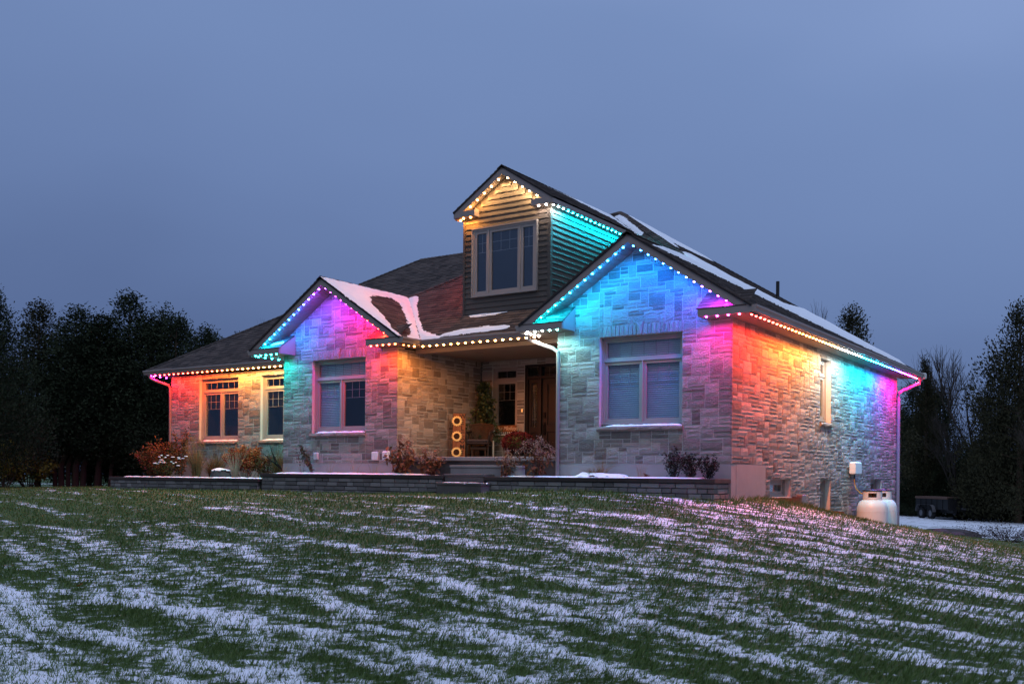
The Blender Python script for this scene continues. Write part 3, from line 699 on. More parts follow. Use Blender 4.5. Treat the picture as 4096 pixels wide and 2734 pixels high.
F6a = [(-1.97, -.54), (.55, -.54), (.55, .33), (-1.97, 2.85)]; F6b = [(.55, .33), (.55, 13.6), (-6.085, 6.965), (-1.97, 2.85)]
F7 = [(-19.8, 1.5), (-13.75, 7.55), (-19.8, 13.6)]; F8 = [(-19.8, 13.6), (-13.75, 7.55), (-6.75, 7.55), (-6.165, 6.965), (-6.085, 6.965), (.55, 13.6)]
ZD = 6.06; PDr = (ZD - mm * 4.75, -mm, 0); PDl = (ZD + mm * 7.55, mm, 0)
yD1 = .33 + (ZD - Z0) / mm; yD2 = .33 + (ZD + mm * 1.4 - Z0) / mm
FDr = [(-6.15, 1.18), (-4.75, 1.18), (-4.75, yD1), (-6.15, yD2)]; FDl = [(-7.55, 1.18), (-6.15, 1.18), (-6.15, yD2), (-7.55, yD1)]
facets = [(PLW, F1, (0, 1)), (PA, F2a, (1, 0)), (PA, F2b, (1, 0)), (PBr, F3, (-1, 0)), (PF, F4, (0, 1)), (PBl, F5, (1, 0)), (PR, F6a, (-1, 0)), (PR, F6b, (-1, 0)),
          (PML, F7, (1, 0)), (PREAR, F8, (0, -1)), (PDr, FDr, (-1, 0)), (PDl, FDl, (1, 0))]
dk = MB()
for pl, poly, upv in facets:
    top = [(x, y, zf(pl, x, y) - .012) for x, y in poly]; dk.add(top + [(x, y, z - .035) for x, y, z in top], [tuple(range(len(top))), tuple(range(2 * len(top) - 1, len(top) - 1, -1))] +
        [(i, len(top) + i, len(top) + (i + 1) % len(top), (i + 1) % len(top)) for i in range(len(top))])
roofo = dk.build('roof', M['deck'], house)
def shingle_rows(pl, poly, upv, rnd, sink, pick=None):
    ux, uy = upv; tx, ty = -uy, ux
    vs_ = [x * ux + y * uy for x, y in poly]; ss_ = [x * tx + y * ty for x, y in poly]
    v0, v1, s0, s1 = min(vs_), max(vs_), min(ss_), max(ss_); ex = .121; v = v0 - .015; sgn = 1 if area(poly) > 0 else -1
    while v < v1:
        s = s0 - rnd.random() * .3
        while s < s1:
            w_ = rnd.choice([.14, .18, .22, .28, .33]); q = [(s + .002, v), (s + w_ - .002, v), (s + w_ - .002, v + ex + .01), (s + .002, v + ex + .01)]
            s += w_
            P = [(a_ * tx + b_ * ux, a_ * ty + b_ * uy) for a_, b_ in q]
            if area(P) < 0: P = P[::-1]
            ok = True
            for i in range(len(poly)):
                p0, p1 = poly[i], poly[(i + 1) % len(poly)]; nx_, ny_ = sgn * (p1[1] - p0[1]), -sgn * (p1[0] - p0[0])
                if abs(v - v0) < .05 and abs((p0[0] * ux + p0[1] * uy) - v0) < 1e-3 and abs((p1[0] * ux + p1[1] * uy) - v0) < 1e-3: continue
                P = clip_poly(P, nx_, ny_, nx_ * p0[0] + ny_ * p0[1])
                if len(P) < 3: ok = False; break
            if not ok or abs(area(P)) < .0006: continue
            hi = rnd.choice([.010, .011, .017, .018]); top = []
            for x, y in P:
                fr = (x * ux + y * uy - v) / ex; top.append((x, y, zf(pl, x, y) + hi * (1 - fr) + .001))
            n_ = len(top); vs = top + [(x, y, z - .022) for x, y, z in top]
            fs = [tuple(range(n_))] + [(i, n_ + i, n_ + (i + 1) % n_, (i + 1) % n_) for i in range(n_)]
            sink(vs, fs, rnd.random(), (sum(p[0] for p in P) / n_, sum(p[1] for p in P) / n_), n_)
        v += ex
rnd_s = random.Random(44); rest = MB(); cnt = [0]
def sink(vs, fs, tone, c, n_):
    if pickz and cnt[0] < 290 and n_ == 4 and -7.4 < c[0] < -4.7 and c[1] < 1.30:
        one = MB(); one.add(vs, fs, tone); one.build('shingle', M['shingle'], roofo); cnt[0] += 1
    else: rest.add(vs, fs, tone)
for pl, poly, upv in facets:
    if poly in (F7, F8): continue
    pickz = poly is F4
    shingle_rows(pl, poly, upv, rnd_s, sink)
# ridge and hip caps
def caps(a, b, step=.15, w=.13, drop=.055):
    a, b = Vector(a), Vector(b); d = (b - a); Ln = d.length; d.normalize(); sd = d.cross(Vector((0, 0, 1))).normalized(); k = int(Ln / step)
    for i in range(k):
        p = a + d * (i * step); q = a + d * (i * step + step * 1.15); lift = Vector((0, 0, .028)); l2 = Vector((0, 0, .014)); dn = Vector((0, 0, -drop))
        rest.add([p + sd * w + lift + dn, p + lift, p - sd * w + lift + dn, q + sd * w + l2 + dn, q + l2, q - sd * w + l2 + dn,
                  p + sd * w + dn + l2 * .3, p - sd * w + dn + l2 * .3], [(0, 1, 4, 3), (1, 2, 5, 4), (6, 0, 1, 2, 7)], rnd_s.random())
def P3(pl, x, y): return (x, y, zf(pl, x, y))
caps(P3(PA, -10.3, -.5), P3(PA, -10.3, 2.83), drop=.08); caps(P3(PA, -10.3, 2.83), P3(PA, -6.165, 6.965)); caps(P3(PR, -1.97, -.54), P3(PR, -1.97, 2.85), drop=.08)
caps(P3(PR, -1.97, 2.85), P3(PR, -6.085, 6.965)); caps(P3(PLW, -19.8, 1.5), P3(PLW, -13.75, 7.55)); caps(P3(PLW, -13.75, 7.55), P3(PLW, -6.75, 7.55), drop=.08)
caps(P3(PR, .55, 13.6), P3(PR, -6.085, 6.965)); caps(P3(PDr, -6.15, 1.18), P3(PDr, -6.15, yD2), drop=.08)
rest.build('shingles', M['shingle'], roofo, kind='stuff')

# --- fascia, gutters, soffits
def fascia(name, pts, off, parent=house, mat='fascia'):
    mb = MB(); mb.prism(pts, off); return mb.build(name, M[mat], parent)
def rake(xl, xr, zp, y, zb=S, h=.2, z0=Z0, th=.03):
    """gable fascia boards, left and right"""
    xc = (xl + xr) / 2; o = -.012
    xi = xl + (zb - (z0 - h)) / mm
    L_ = [(xl, y, z0 + o), (xc, y, zp + o), (xc, y, zp - h), (xi, y, zb), (xl, y, zb)]
    fascia('rake_fascia', L_, (0, th, 0)); xi2 = 2 * xc - xi
    R_ = [(xr, y, z0 + o), (xr, y, zb), (xi2, y, zb), (xc + .002, y, zp - h), (xc + .002, y, zp + o)]
    fascia('rake_fascia', R_, (0, th, 0))
rake(-4.49, .55, Z0 + mm * 2.52, -.51); rake(-12.8, -7.8, Z0 + mm * 2.5, -.47)
rake(-7.55, -4.75, ZD + mm * 1.4, 1.20, zb=5.91, z0=ZD, h=.2)
def rake_soffit(xl, xr, zp, y0, y1, h=.2, z0=Z0, xlo=None, pitch=.15):
    """boards under the gable overhang, one object each"""
    xc = (xl + xr) / 2; Ln = math.hypot(xc - xl, zp - z0); k = int(Ln / pitch); ang = math.atan(mm)
    bk = MB()
    bk.add([(xl, y0, z0 - h + .02), (xc, y0, zp - h + .02), (xc, y1, zp - h + .02), (xl, y1, z0 - h + .02), (xr, y0, z0 - h + .02), (xr, y1, z0 - h + .02)], [(0, 1, 2, 3), (1, 4, 5, 2)])
    par = bk.build('soffit', M['soffit'], house)
    b = MB(); b.box(.004, pitch - .004, 0, y1 - y0, 0, .012); me = b.mesh('soffit_board', M['soffit'])
    for side in (0, 1):
        for i in range(k):
            if side == 0: x = xl + i * pitch * math.cos(ang); z = z0 + i * pitch * math.sin(ang) - h; rot = (0, -ang, 0)
            else: x = xc + i * pitch * math.cos(ang); z = zp - i * pitch * math.sin(ang) - h; rot = (0, ang, 0)
            if z < z0 - h + .11 or (side == 1 and z - pitch * math.sin(ang) < z0 - h + .06): continue
            place('soffit_board', me, par, (x, y0, z + .006), rot)
rake_soffit(-4.49, .55, Z0 + mm * 2.52, -.48, 0); rake_soffit(-12.8, -7.8, Z0 + mm * 2.5, -.44, YL)
rake_soffit(-7.55, -4.75, ZD + mm * 1.4, 1.232, 1.40, z0=ZD)
M['vent'] = material('ribbed_soffit', [(0.19, 0.165, 0.15), (0.24, 0.21, 0.19)], 0.5, 3, 3, 0.4)
t = M['vent'].node_tree; wv = t.nodes.new('ShaderNodeTexWave'); wv.inputs['Scale'].default_value = 6.0; wv.bands_direction = 'Y'
tcv = t.nodes.new('ShaderNodeTexCoord'); t.links.new(tcv.outputs['Object'], wv.inputs['Vector']); bpv = t.nodes.new('ShaderNodeBump'); bpv.inputs['Distance'].default_value = .01
t.links.new(wv.outputs['Fac'], bpv.inputs['Height']); t.links.new(bpv.outputs[0], t.nodes['Principled BSDF'].inputs['Normal'])
sf = MB()
sf.box(.0, .52, -.482, 13.57, S, S + .012); sf.box(-8.30, -7.83, -.44, .30, S, S + .012); sf.box(XW0 - .7, XL0 - .01, 1.55, YW + .02, S + .001, S + .012)
sf.box(-12.77, XL0 + .03, -.44, 1.9, S + .002, S + .013); sf.box(-4.46, XR0 + .02, -.482, .30, S + .001, S + .012)
sf.box(-7.829, -4.461, .26, .719, S + .002, S + .012); sf.box(-8.30, -7.831, .302, .719, S + .001, S + .012); sf.box(-4.459, XR0, .302, .719, S + .001, S + .012); sf.box(XW0 - .7, XW0, 1.56, 13.5, S + .002, S + .012)
sf.box(-.49, .0, -.482, .0, S + .003, S + .013); sf.box(XR0 + .02, -3.44, -.482, 0, S + .003, S + .013); sf.box(XL1, -7.83, -.44, YL, S - .002, S + .01) 
sf.box(-8.82, XL1, -.44, YL, S + .003, S + .013); sf.box(XL0 + .03, -11.73, -.44, YL, S + .003, S + .013)
sf.build('eave_soffit', M['vent'], house)
# vertical fascia behind gutters + the gutters
GP = [(0, 0), (0, .125), (.105, .125), (.118, .115), (.118, .085), (.085, .05), (.075, .0)]
def gutter(a, b, outd, z=S + .012, caps_=True):
    a, b, outd = Vector(a), Vector(b), Vector(outd); mb = MB(); pts = [a + outd * (.012 + p) + Vector((0, 0, z + q - a.z)) for p, q in GP]
    mb.prism(pts, b - a); g = mb.build('gutter', M['gutter'], house); 
    f = MB(); f.prism([a + Vector((0, 0, S - a.z)), a + outd * .011 + Vector((0, 0, S - a.z)), a + outd * .011 + Vector((0, 0, Z0 - .012 - a.z)), a + Vector((0, 0, Z0 - .012 - a.z))], b - a)
    f.build('fascia', M['fascia'], house); return g
gutter((-19.83, 1.54, 0), (-12.82, 1.54, 0), (0, -1, 0)); gutter((-7.79, .30, 0), (-4.50, .30, 0), (0, -1, 0))
gutter((.535, -.505, 0), (.535, 13.60, 0), (1, 0, 0)); gutter((-12.785, -.46, 0), (-12.785, 1.53, 0), (-1, 0, 0)); gutter((-7.815, -.465, 0), (-7.815, .17, 0), (1, 0, 0))
gutter((-4.475, .17, 0), (-4.475, -.50, 0), (-1, 0, 0)); gutter((-19.8, 13.6, 0), (-19.8, 1.55, 0), (-1, 0, 0))
# gable returns: little shingled boxes at the foot of each gable
def ret(x0, x1, y0, yw, endx, z0=Z0, zb=S, parent=house):
    h = z0 - zb; up_ = .35
    mb = MB(); mb.box(x0, x1, y0 - .003, y0 + .028, zb, z0)
    A = [(x0, y0 + .03, z0 - .004), (x1, y0 + .03, z0 - .004), (x1, yw, z0 + up_), (x0, yw, z0 + up_)]
    mb.add(A + [(p[0], p[1], p[2] - .012) for p in A], [(0, 1, 2, 3), (7, 6, 5, 4)])
    e = endx; mb.prism([(e, y0 + .028, zb), (e, yw, zb), (e, yw, z0 + up_), (e, y0 + .028, z0)], (.012 if e > (x0 + x1) / 2 else -.012, 0, 0))
    o = mb.build('gable_return', M['fascia'], parent)
    rr_ = MB(); sl = up_ / (yw - y0 - .03); rs = random.Random(int(abs(x0) * 100)); v = -.03; k = 0
    while v < yw - y0 - .03:
        s = x0 - .03
        while s < x1 + .015:
            w_ = min(rs.choice([.14, .2, .26]), x1 + .02 - s)
            if w_ < .02: break
            ya, yb = y0 + .02 + v, min(y0 + .02 + v + .105, yw - .002); za, zb_ = z0 + v * sl + .020, z0 + (yb - y0 - .02) * sl + .008
            rr_.add([(s, ya, za), (s + w_ - .003, ya, za), (s + w_ - .003, yb, zb_), (s, yb, zb_), (s, ya, za - .018), (s + w_ - .003, ya, za - .018), (s, yb, zb_ - .018), (s + w_ - .003, yb, zb_ - .018)],
                    [(0, 1, 2, 3), (4, 5, 1, 0), (0, 3, 6, 4), (1, 5, 7, 2)], rs.random()); s += w_
        v += .10
    rr_.build('return_shingles', M['shingle'], o, kind='stuff'); return o
ret(-4.40, -3.445, -.51, 0, -3.445); ret(-.487, .46, -.51, 0, -.487); ret(-12.70, -11.73, -.47, YL, -11.73); ret(-8.82, -7.90, -.47, YL, -8.82)
mb = MB(); mb.box(-7.50, -6.93, 1.197, 1.228, 5.91, 6.05); mb.box(-5.33, -4.80, 1.197, 1.228, 5.91, 6.05); mb.box(-6.942, -6.93, 1.228, 1.40, 5.91, 6.09)
mb.add([(-7.5, 1.2, 6.052), (-6.93, 1.2, 6.052), (-6.93, 1.4, 6.10), (-7.5, 1.4, 6.10)], [(0, 1, 2, 3)]); mb.add([(-5.33, 1.2, 6.052), (-4.8, 1.2, 6.052), (-4.8, 1.4, 6.10), (-5.33, 1.4, 6.10)], [(0, 1, 2, 3)])
mb.box(-4.765, -4.75, 1.23, yD1 + .1, 5.91, ZD - .014); mb.box(-7.55, -7.535, 1.23, yD1 + .1, 5.91, ZD - .014)
mb.box(-4.95, -4.766, 1.231, yD1, 5.905, 5.915); mb.box(-7.534, -7.36, 1.231, yD1, 5.905, 5.915); mb.box(-7.359, -6.943, 1.231, 1.40, 5.906, 5.916); mb.box(-5.33, -4.951, 1.231, 1.40, 5.906, 5.916)
mb.build('dormer_trim', M['fascia'], house)
# porch beam, ceiling with two recessed lights, the pillar end
mb = MB(); mb.box(XL1 + .02, XR0 - .01, .72, .90, 2.655, S - .003); mb.build('porch_beam', M['soffit'], house)
mb = MB(); mb.box(XL1, XR0, .901, 3.45, 2.72, 2.745); pc = mb.build('porch_ceiling', M['soffit'], house)
for x in (-7.1, -5.2):
    mb = MB(); mb.lathe((x, 1.7, 2.70), [(.085, 0), (.085, -.012), (.06, -.014), (.055, .0)], 20); mb.build('recessed_lamp', M['fascia'], pc)

# --- dormer: clapboards one by one
dz0 = PF[0] + PF[2] * 1.4
dorm = MB(); zt_ = ZD + mm * 1.4 - .16
dorm.prism([(-7.36, 1.43, 3.4), (-4.93, 1.43, 3.4), (-4.93, 1.43, 5.93), (-4.93, 1.43, ZD + mm * .18 - .2 + .0), (-6.15, 1.43, zt_), (-7.36, 1.43, ZD + mm * .19 - .2)], (0, 3.8, 0))
dorm_o = dorm.build('dormer', M['siding'], house)
rs = random.Random(5)
WX0, WX1, WZ0, WZ1 = -7.10, -5.24, 3.985, 5.625
nrow = 0; z = 3.60; cp = .127
while z < 6.9:
    z1 = z + cp
    hw = 1.4 - max(0, (z1 + .2 - ZD + .03)) / mm if z1 + .2 > ZD else 9
    x0, x1 = max(-7.36, -6.15 - hw), min(-4.93, -6.15 + hw)
    if x1 - x0 > .1:
        segs = [(x0, x1)]
        if z < WZ1 and z1 > WZ0: segs = [(x0, WX0), (WX1, x1)]
        for a_, b_ in segs:
            zz0 = z; zz1 = z1
            mb = MB(); sl_ = mm
            mb.add([(a_, 1.380, zz0), (b_, 1.380, zz0), (b_, 1.402, zz1 + .012), (a_, 1.402, zz1 + .012), (a_, 1.43, zz0), (b_, 1.43, zz0), (a_, 1.381, zz0 + .02), (b_, 1.381, zz0 + .02)],
                   [(0, 1, 7, 6), (6, 7, 2, 3), (4, 5, 1, 0)], rs.random()); mb.build('siding_board', M['siding'], dorm_o)
    z = z1
z = 3.60
while z < 5.95:
    y1_ = .33 + (z - Z0) / mm; mb = MB(); ys_ = max(1.40, 1.40); ye = min(5.3, y1_ + .05)
    if ye > ys_ + .05:
        mb.add([(-4.912, ys_, z), (-4.912, ye, z), (-4.934, ye + .1, z + cp + .012), (-4.934, ys_, z + cp + .012), (-4.96, ys_, z), (-4.96, ye, z)], [(0, 1, 2, 3), (4, 5, 1, 0)], rs.random())
        mb.build('siding_board', M['siding'], dorm_o)
        mb = MB(); mb.add([(-7.378, ys_, z), (-7.378, ye, z), (-7.356, ye + .1, z + cp + .012), (-7.356, ys_, z + cp + .012), (-7.33, ys_, z), (-7.33, ye, z)], [(0, 1, 2, 3), (4, 5, 1, 0)], rs.random())
        mb.build('siding_board', M['siding'], dorm_o)
    z += cp
for x0, x1, y0, y1 in ((-7.385, -7.325, 1.370, 1.43), (-4.985, -4.90, 1.368, 1.46)):
    mb = MB(); mb.box(x0, x1, y0, y1, 3.55, 5.905); mb.build('corner_board', M['siding'], dorm_o)
window('dormer_window', (WX0, 1.392, WZ0), (1, 0, 0), (0, -1, 0), WX1 - WX0, WZ1 - WZ0, [.52, 1.12, .52], recess=-.045, transom=0, sillstones=0, casing=.07, back=.12, muntfrac=.30)
mb = MB(); mb.box(WX0 + .02, WX1 - .02, 1.404, 1.425, WZ0 + .02, WZ1 - .02); mb.build('unlit_room_backing', M['room'], house)  # dark panel added close behind the dormer glass to look like an unlit room

# --- downspouts, vent, boxes on the walls
def spout(name, pts, label=None, w=.032):
    mb = MB(); mb.tube(pts, w, 8); return tag(mb.build(name, M['spout'], house, smooth=False), label)
spout('downspout', [(-4.72, .22, 2.77), (-4.70, .20, 2.68), (-4.55, .15, 2.63), (-3.93, -.05, 2.42), (-3.80, -.075, 2.33), (-3.79, -.075, 2.2), (-3.79, -.075, -.26)], w=.041)
spout('downspout', [(.60, 13.45, 2.78), (.60, 13.45, 2.66), (.56, 13.42, 2.58), (.14, 13.15, 2.36), (.075, 13.02, 2.28), (.07, 13.0, 2.1), (.07, 13.0, -1.7)], w=.05)
spout('downspout', [(-19.62, 1.50, 2.77), (-19.60, 1.52, 2.66), (-19.50, 1.58, 2.60), (-19.12, 1.84, 2.44), (-19.08, 1.88, 2.34), (-19.08, 1.89, -.3)], w=.04)
mb = MB(); mb.tube([(-1.62, 7.2, 4.2), (-1.62, 7.2, 4.80)], .045, 12); mb.tube([(-1.62, 7.2, 4.25), (-1.62, 7.2, 4.42)], [.09, .05], 12); mb.build('vent_pipe', M['black'], roofo)
mb = MB(); mb.box(-9.06, -8.87, .028, .065, .08, .28, bev=.008); mb.box(-9.045, -8.885, .02, .03, .095, .265, bev=.004); mb.build('outlet_cover', M['plastic'], house)
mb = MB(); mb.box(-8.72, -8.51, .028, .06, .065, .30, bev=.02); mb.box(-8.69, -8.54, -.012, .035, .13, .275, bev=.012); c_ = mb.build('meter_cover', M['plastic'], house)
mb = MB(); mb.box(-8.665, -8.565, -.02, -.008, .14, .165); mb.build('slot', M['black'], c_)
mb = MB(); mb.box(-11.0, -10.86, .04, .07, .10, .27, bev=.006)
for k in range(4): mb.obox((-11.0, .05, .12 + k * .036), (1, 0, 0), (0, 0, 1), (0, -1, 0), .01, .13, 0, .012, 0, .035)
mb.build('dryer_vent', M['plastic'], house)
mb = MB(); mb.box(.0, .13, 3.84, 4.12, -.82, -.62, bev=.01); mb.build('junction_box', M['spout'], house)
mb = MB(); mb.box(.02, .17, 7.98, 8.58, -.155, .17, bev=.03); mt_ = mb.build('regulator_cover', M['plastic'], house)
mb = MB(); mb.tube([(.1, 8.15, -.15), (.1, 8.15, -.26)], .02, 8); mb.build('connector', M['black'], mt_)
for y0, y1, z_ in ((2.05, 3.5, -.68), (5.5, 6.5, -1.06)):
    mb = MB(); pts = [(.02 + .42 * math.sin(math.pi * k / 10), y0 + (y1 - y0) * (k / 10), z_) for k in range(11)]
    vs = [(x, y, z_ - .5) for x, y, _ in pts] + [(x, y, z_ + .015) for x, y, _ in pts]; mb.add(vs, [(i, i + 1, 12 + i, 11 + i) for i in range(10)]); mb.build('window_well', M['copper'], house)
mb = MB(); mb.box(.56, .70, 13.62, 13.72, S - .02, S + .16, bev=.02); mb.box(.50, .60, 13.6, 13.66, S + .03, S + .1); mb.build('security_camera', M['plastic'], house)

# ------------------------------------------------------------------ LED strings under the eaves (lit lamps)
LED_W = 36.0
RED, PINK, MAG, VIO, BLU = (1, .02, .015), (1, .01, .22), (.85, .01, .75), (.30, .04, 1), (.02, .12, 1)
AZU, CYA, TEA, WHI, WAR, AMB, ORA = (0, .33, 1), (0, .72, 1), (0, .80, .72), (1, .88, .78), (1, .60, .26), (1, .36, .06), (1, .13, .015)
dome = MB(); dome.lathe((0, 0, 0), [(.023, .0), (.023, -.010), (.016, -.020), (.0005, -.025)], 10)
dome_me = dome.mesh('bulb', M['led']); spot_cache = {}
def mixc(stops, t):
    for (a, ca), (b, cb) in zip(stops[:-1], stops[1:]):
        if t <= b:
            k = (t - a) / max(1e-6, b - a); return tuple(ca[i] + (cb[i] - ca[i]) * k for i in range(3))
    return stops[-1][1]
def string(label, runs, power=1.0, cat='light string'):
    p0 = Vector(runs[0][0]); th = thing('light_string', label, cat, p0, 'LED light strings along the eaves and gables')
    tr = MB()
    for a, b, n, stops in runs:
        a, b = Vector(a), Vector(b); d = (b - a); sd = d.cross(Vector((0, 0, 1))).normalized() * .012
        tr.prism([a - sd + Vector((0, 0, .004)), a + sd + Vector((0, 0, .004)), a + sd + Vector((0, 0, .018)), a - sd + Vector((0, 0, .018))], d)
        for i in range(n):
            t_ = (i + .5) / n; p = a + d * t_; c = mixc(stops, t_)
            place('bulb', dome_me, th, p + Vector((0, 0, .004)), color=(*[.95 * q + .02 for q in c], 1))
            key = tuple(round(q, 2) for q in c) + (power,)
            if key not in spot_cache:
                l = bpy.data.lights.new('led', 'SPOT'); l.energy = LED_W * power / (.55 + .45 * (c[0] * .9 + c[1] * 1.1 + c[2] * .6)); l.color = c; l.spot_size = R(177); l.spot_blend = .45; l.shadow_soft_size = .02
                spot_cache[key] = l
            lo = bpy.data.objects.new('led_beam', spot_cache[key]); COL.objects.link(lo); lo.location = p + Vector((0, 0, -.034)); attach(lo, th)
    tr.build('track', M['fascia'], th)
zs = S - .008
string('orange to white string of lights under the left wing eave', [((-19.78, 1.60, zs), (-12.9, 1.60, zs), 31, [(0, MAG), (.04, PINK), (.09, RED), (.28, (1, .04, .012)), (.42, ORA), (.58, AMB), (.78, (1, .48, .14)), (1, WAR)])], .8)
string('short violet string of lights round the far left corner eave', [((-19.76, 1.65, zs), (-19.76, 5.4, zs), 16, [(0, MAG), (1, VIO)])], .5)
string('teal lights under the left foot of the left gable', [((-12.73, -.42, zs), (-11.78, -.42, zs), 5, [(0, TEA), (1, TEA)]), ((-12.74, -.35, zs), (-12.74, 1.5, zs), 8, [(0, TEA), (1, CYA)])], .8)
def rk(xa, za, xb, zb_, y, h=.2): return (xa, y, za - h - .005), (xb, y, zb_ - h - .005)
zpl, zpr = Z0 + mm * 2.5, Z0 + mm * 2.52
a, b = rk(-12.55, Z0 + mm * .25, -10.33, zpl - mm * .03, -.42)
string('cyan to violet lights up the left slope of the left gable', [(a, b, 13, [(0, CYA), (.35, AZU), (.7, BLU), (1, VIO)])], .75)
a, b = rk(-10.27, zpl - mm * .03, -8.05, Z0 + mm * .25, -.42)
string('violet to red lights down the right slope of the left gable', [(a, b, 13, [(0, VIO), (.2, MAG), (.38, PINK), (.6, RED), (.85, RED), (1, ORA)])], .75)
string('red to orange lights under the right foot of the left gable', [((-8.80, -.42, zs), (-7.87, -.42, zs), 5, [(0, RED), (1, ORA)]), ((-7.87, -.32, zs), (-7.87, .24, zs), 3, [(0, ORA), (1, AMB)])], .8)
string('amber to white string of lights over the porch', [((-7.80, .255, zs), (-4.50, .255, zs), 16, [(0, AMB), (.5, (1, .38, .07)), (.85, (1, .5, .16)), (1, WAR)])], .45)
string('white to teal lights under the left foot of the right gable', [((-4.43, .24, zs), (-4.43, -.40, zs), 4, [(0, WHI), (1, WHI)]), ((-4.40, -.46, zs), (-3.50, -.46, zs), 5, [(0, WHI), (.5, (.5, .95, 1)), (1, TEA)])], .9)
a, b = rk(-4.24, Z0 + mm * .25, -2.0, zpr - mm * .03, -.46)
string('teal to azure lights up the left slope of the right gable', [(a, b, 13, [(0, TEA), (.28, CYA), (.55, (0, .42, 1)), (1, (0, .24, 1))])], .72)
a, b = rk(-1.94, zpr - mm * .03, .30, Z0 + mm * .25, -.46)
string('azure to magenta lights down the right slope of the right gable', [(a, b, 14, [(0, (0, .24, 1)), (.2, (0, .16, 1)), (.52, BLU), (.72, VIO), (.88, MAG), (1, MAG)])], .75)
string('magenta to red lights under the right foot of the right gable', [((-.44, -.46, zs), (.42, -.46, zs), 4, [(0, MAG), (.6, PINK), (1, RED)])], .8)
string('long rainbow string of lights under the eave of the side wall', [((.49, -.42, zs), (.49, 13.55, zs), 61,
       [(0, RED), (.10, (1, .035, .012)), (.18, ORA), (.26, (1, .24, .03)), (.34, AMB), (.40, WAR), (.45, WHI), (.49, (.7, .95, 1)), (.56, CYA), (.66, CYA), (.72, AZU), (.79, BLU), (.85, VIO), (.90, MAG), (.95, PINK), (1, RED)])], 1.45)
zdl = ZD + mm * 1.4
a, b = rk(-7.40, ZD + mm * .15, -6.18, zdl - mm * .03, 1.26)
string('amber lights up the left slope of the dormer gable', [(a, b, 6, [(0, AMB), (.4, (1, .45, .12)), (1, WAR)])], .6)
a, b = rk(-6.12, zdl - mm * .03, -4.90, ZD + mm * .15, 1.26)
string('warm white lights down the right slope of the dormer gable', [(a, b, 6, [(0, WAR), (1, (1, .66, .35))])], .65)
string('amber to red lights at the left foot and side eave of the dormer', [((-7.40, 1.26, 5.895), (-6.98, 1.26, 5.895), 2, [(0, AMB), (1, AMB)]), ((-7.47, 1.26, 5.895), (-7.47, 4.9, 5.895), 15, [(0, AMB), (.12, ORA), (.3, RED), (1, RED)])], .6)
string('white lights at the right foot of the dormer gable', [((-5.26, 1.26, 5.895), (-4.86, 1.26, 5.895), 2, [(0, (1, .7, .55)), (1, WHI)])], .22)
string('white to cyan string of lights under the right eave of the dormer', [((-4.82, 1.25, 5.895), (-4.82, 5.1, 5.895), 18, [(0, WHI), (.06, (.6, .95, 1)), (.2, CYA), (.6, CYA), (1, (0, .6, .9))])], .55)

# ------------------------------------------------------------------ roof snow (thin real layers)
def sdist(px, py, poly):
    d = np.full(px.shape, 1e9); inside = np.zeros(px.shape, bool); n = len(poly)
    for i in range(n):
        x0, y0 = poly[i]; x1, y1 = poly[(i + 1) % n]; ex, ey = x1 - x0, y1 - y0
        t_ = np.clip(((px - x0) * ex + (py - y0) * ey) / (ex * ex + ey * ey + 1e-12), 0, 1)
        d = np.minimum(d, np.hypot(px - x0 - t_ * ex, py - y0 - t_ * ey))
        c = ((y0 > py) != (y1 > py)) & (px < (x1 - x0) * (py - y0) / (y1 - y0 + 1e-12) + x0); inside ^= c
    return np.where(inside, d, -d)
def snow_patch(pl, poly, label, th=.045, holes=(), res=.035, ragged=.05, clip=None, base=.016, hard=None, grow=.0, zfn=None, kind='stuff'):
    xs_ = [p[0] for p in poly]; ys_ = [p[1] for p in poly]
    gx = np.arange(min(xs_) - res, max(xs_) + 2 * res, res); gy = np.arange(min(ys_) - res, max(ys_) + 2 * res, res); GX, GY = np.meshgrid(gx, gy)
    s = sdist(GX, GY, poly)
    s = s + ragged * (fbm(GX * 7, GY * 7, 3, 3) - .62) * 1.6
    s = s + grow
    for h in holes: s = np.minimum(s, -sdist(GX, GY, h) + ragged * (fbm(GX * 9, GY * 9, 8, 2) - .5) * 1.5)
    if clip is not None: s = np.minimum(s, sdist(GX, GY, clip) * 1.5 + .02)
    z = (zfn(GX, GY) if zfn else pl[0] + pl[1] * GX + pl[2] * GY) + base + th * np.clip(s / .16, -.6, 1) * (.65 + .7 * fbm(GX * 2.5, GY * 2.5, 9, 3)) - .02 * (s < 0)
    if pl is not None: vv = (pl[1] * GX + pl[2] * GY) / (math.hypot(pl[1], pl[2]) + 1e-9) / .121; z = z - .010 * (vv - np.floor(vv)) * np.clip(1.4 - s / .2, .25, 1)
    id_ = np.arange(GX.size).reshape(GX.shape)
    ok = (s > -.02); q = ok[:-1, :-1] & ok[1:, :-1] & ok[:-1, 1:] & ok[1:, 1:]
    F = np.stack([id_[:-1, :-1], id_[:-1, 1:], id_[1:, 1:], id_[1:, :-1]], -1)[q]
    if len(F) == 0: return
    u_, inv = np.unique(F, return_inverse=True); V = np.stack([GX.ravel(), GY.ravel(), z.ravel()], -1)[u_]
    o = place('snow', np_mesh('snow', V, inv.reshape(F.shape), M['snow'], smooth=True)); tag(o, label, 'snow', kind=kind); return o
hole = [(-9.71, .66), (-9.84, .94), (-9.93, 1.40), (-9.90, 1.70), (-9.75, 1.78), (-9.48, 1.56), (-9.06, 1.2), (-8.66, .82), (-8.35, .52), (-8.13, .30), (-7.95, .05), (-7.72, -.36), (-8.06, -.36), (-8.38, -.14), (-8.7, .03), (-9.07, .17), (-9.33, .3)]
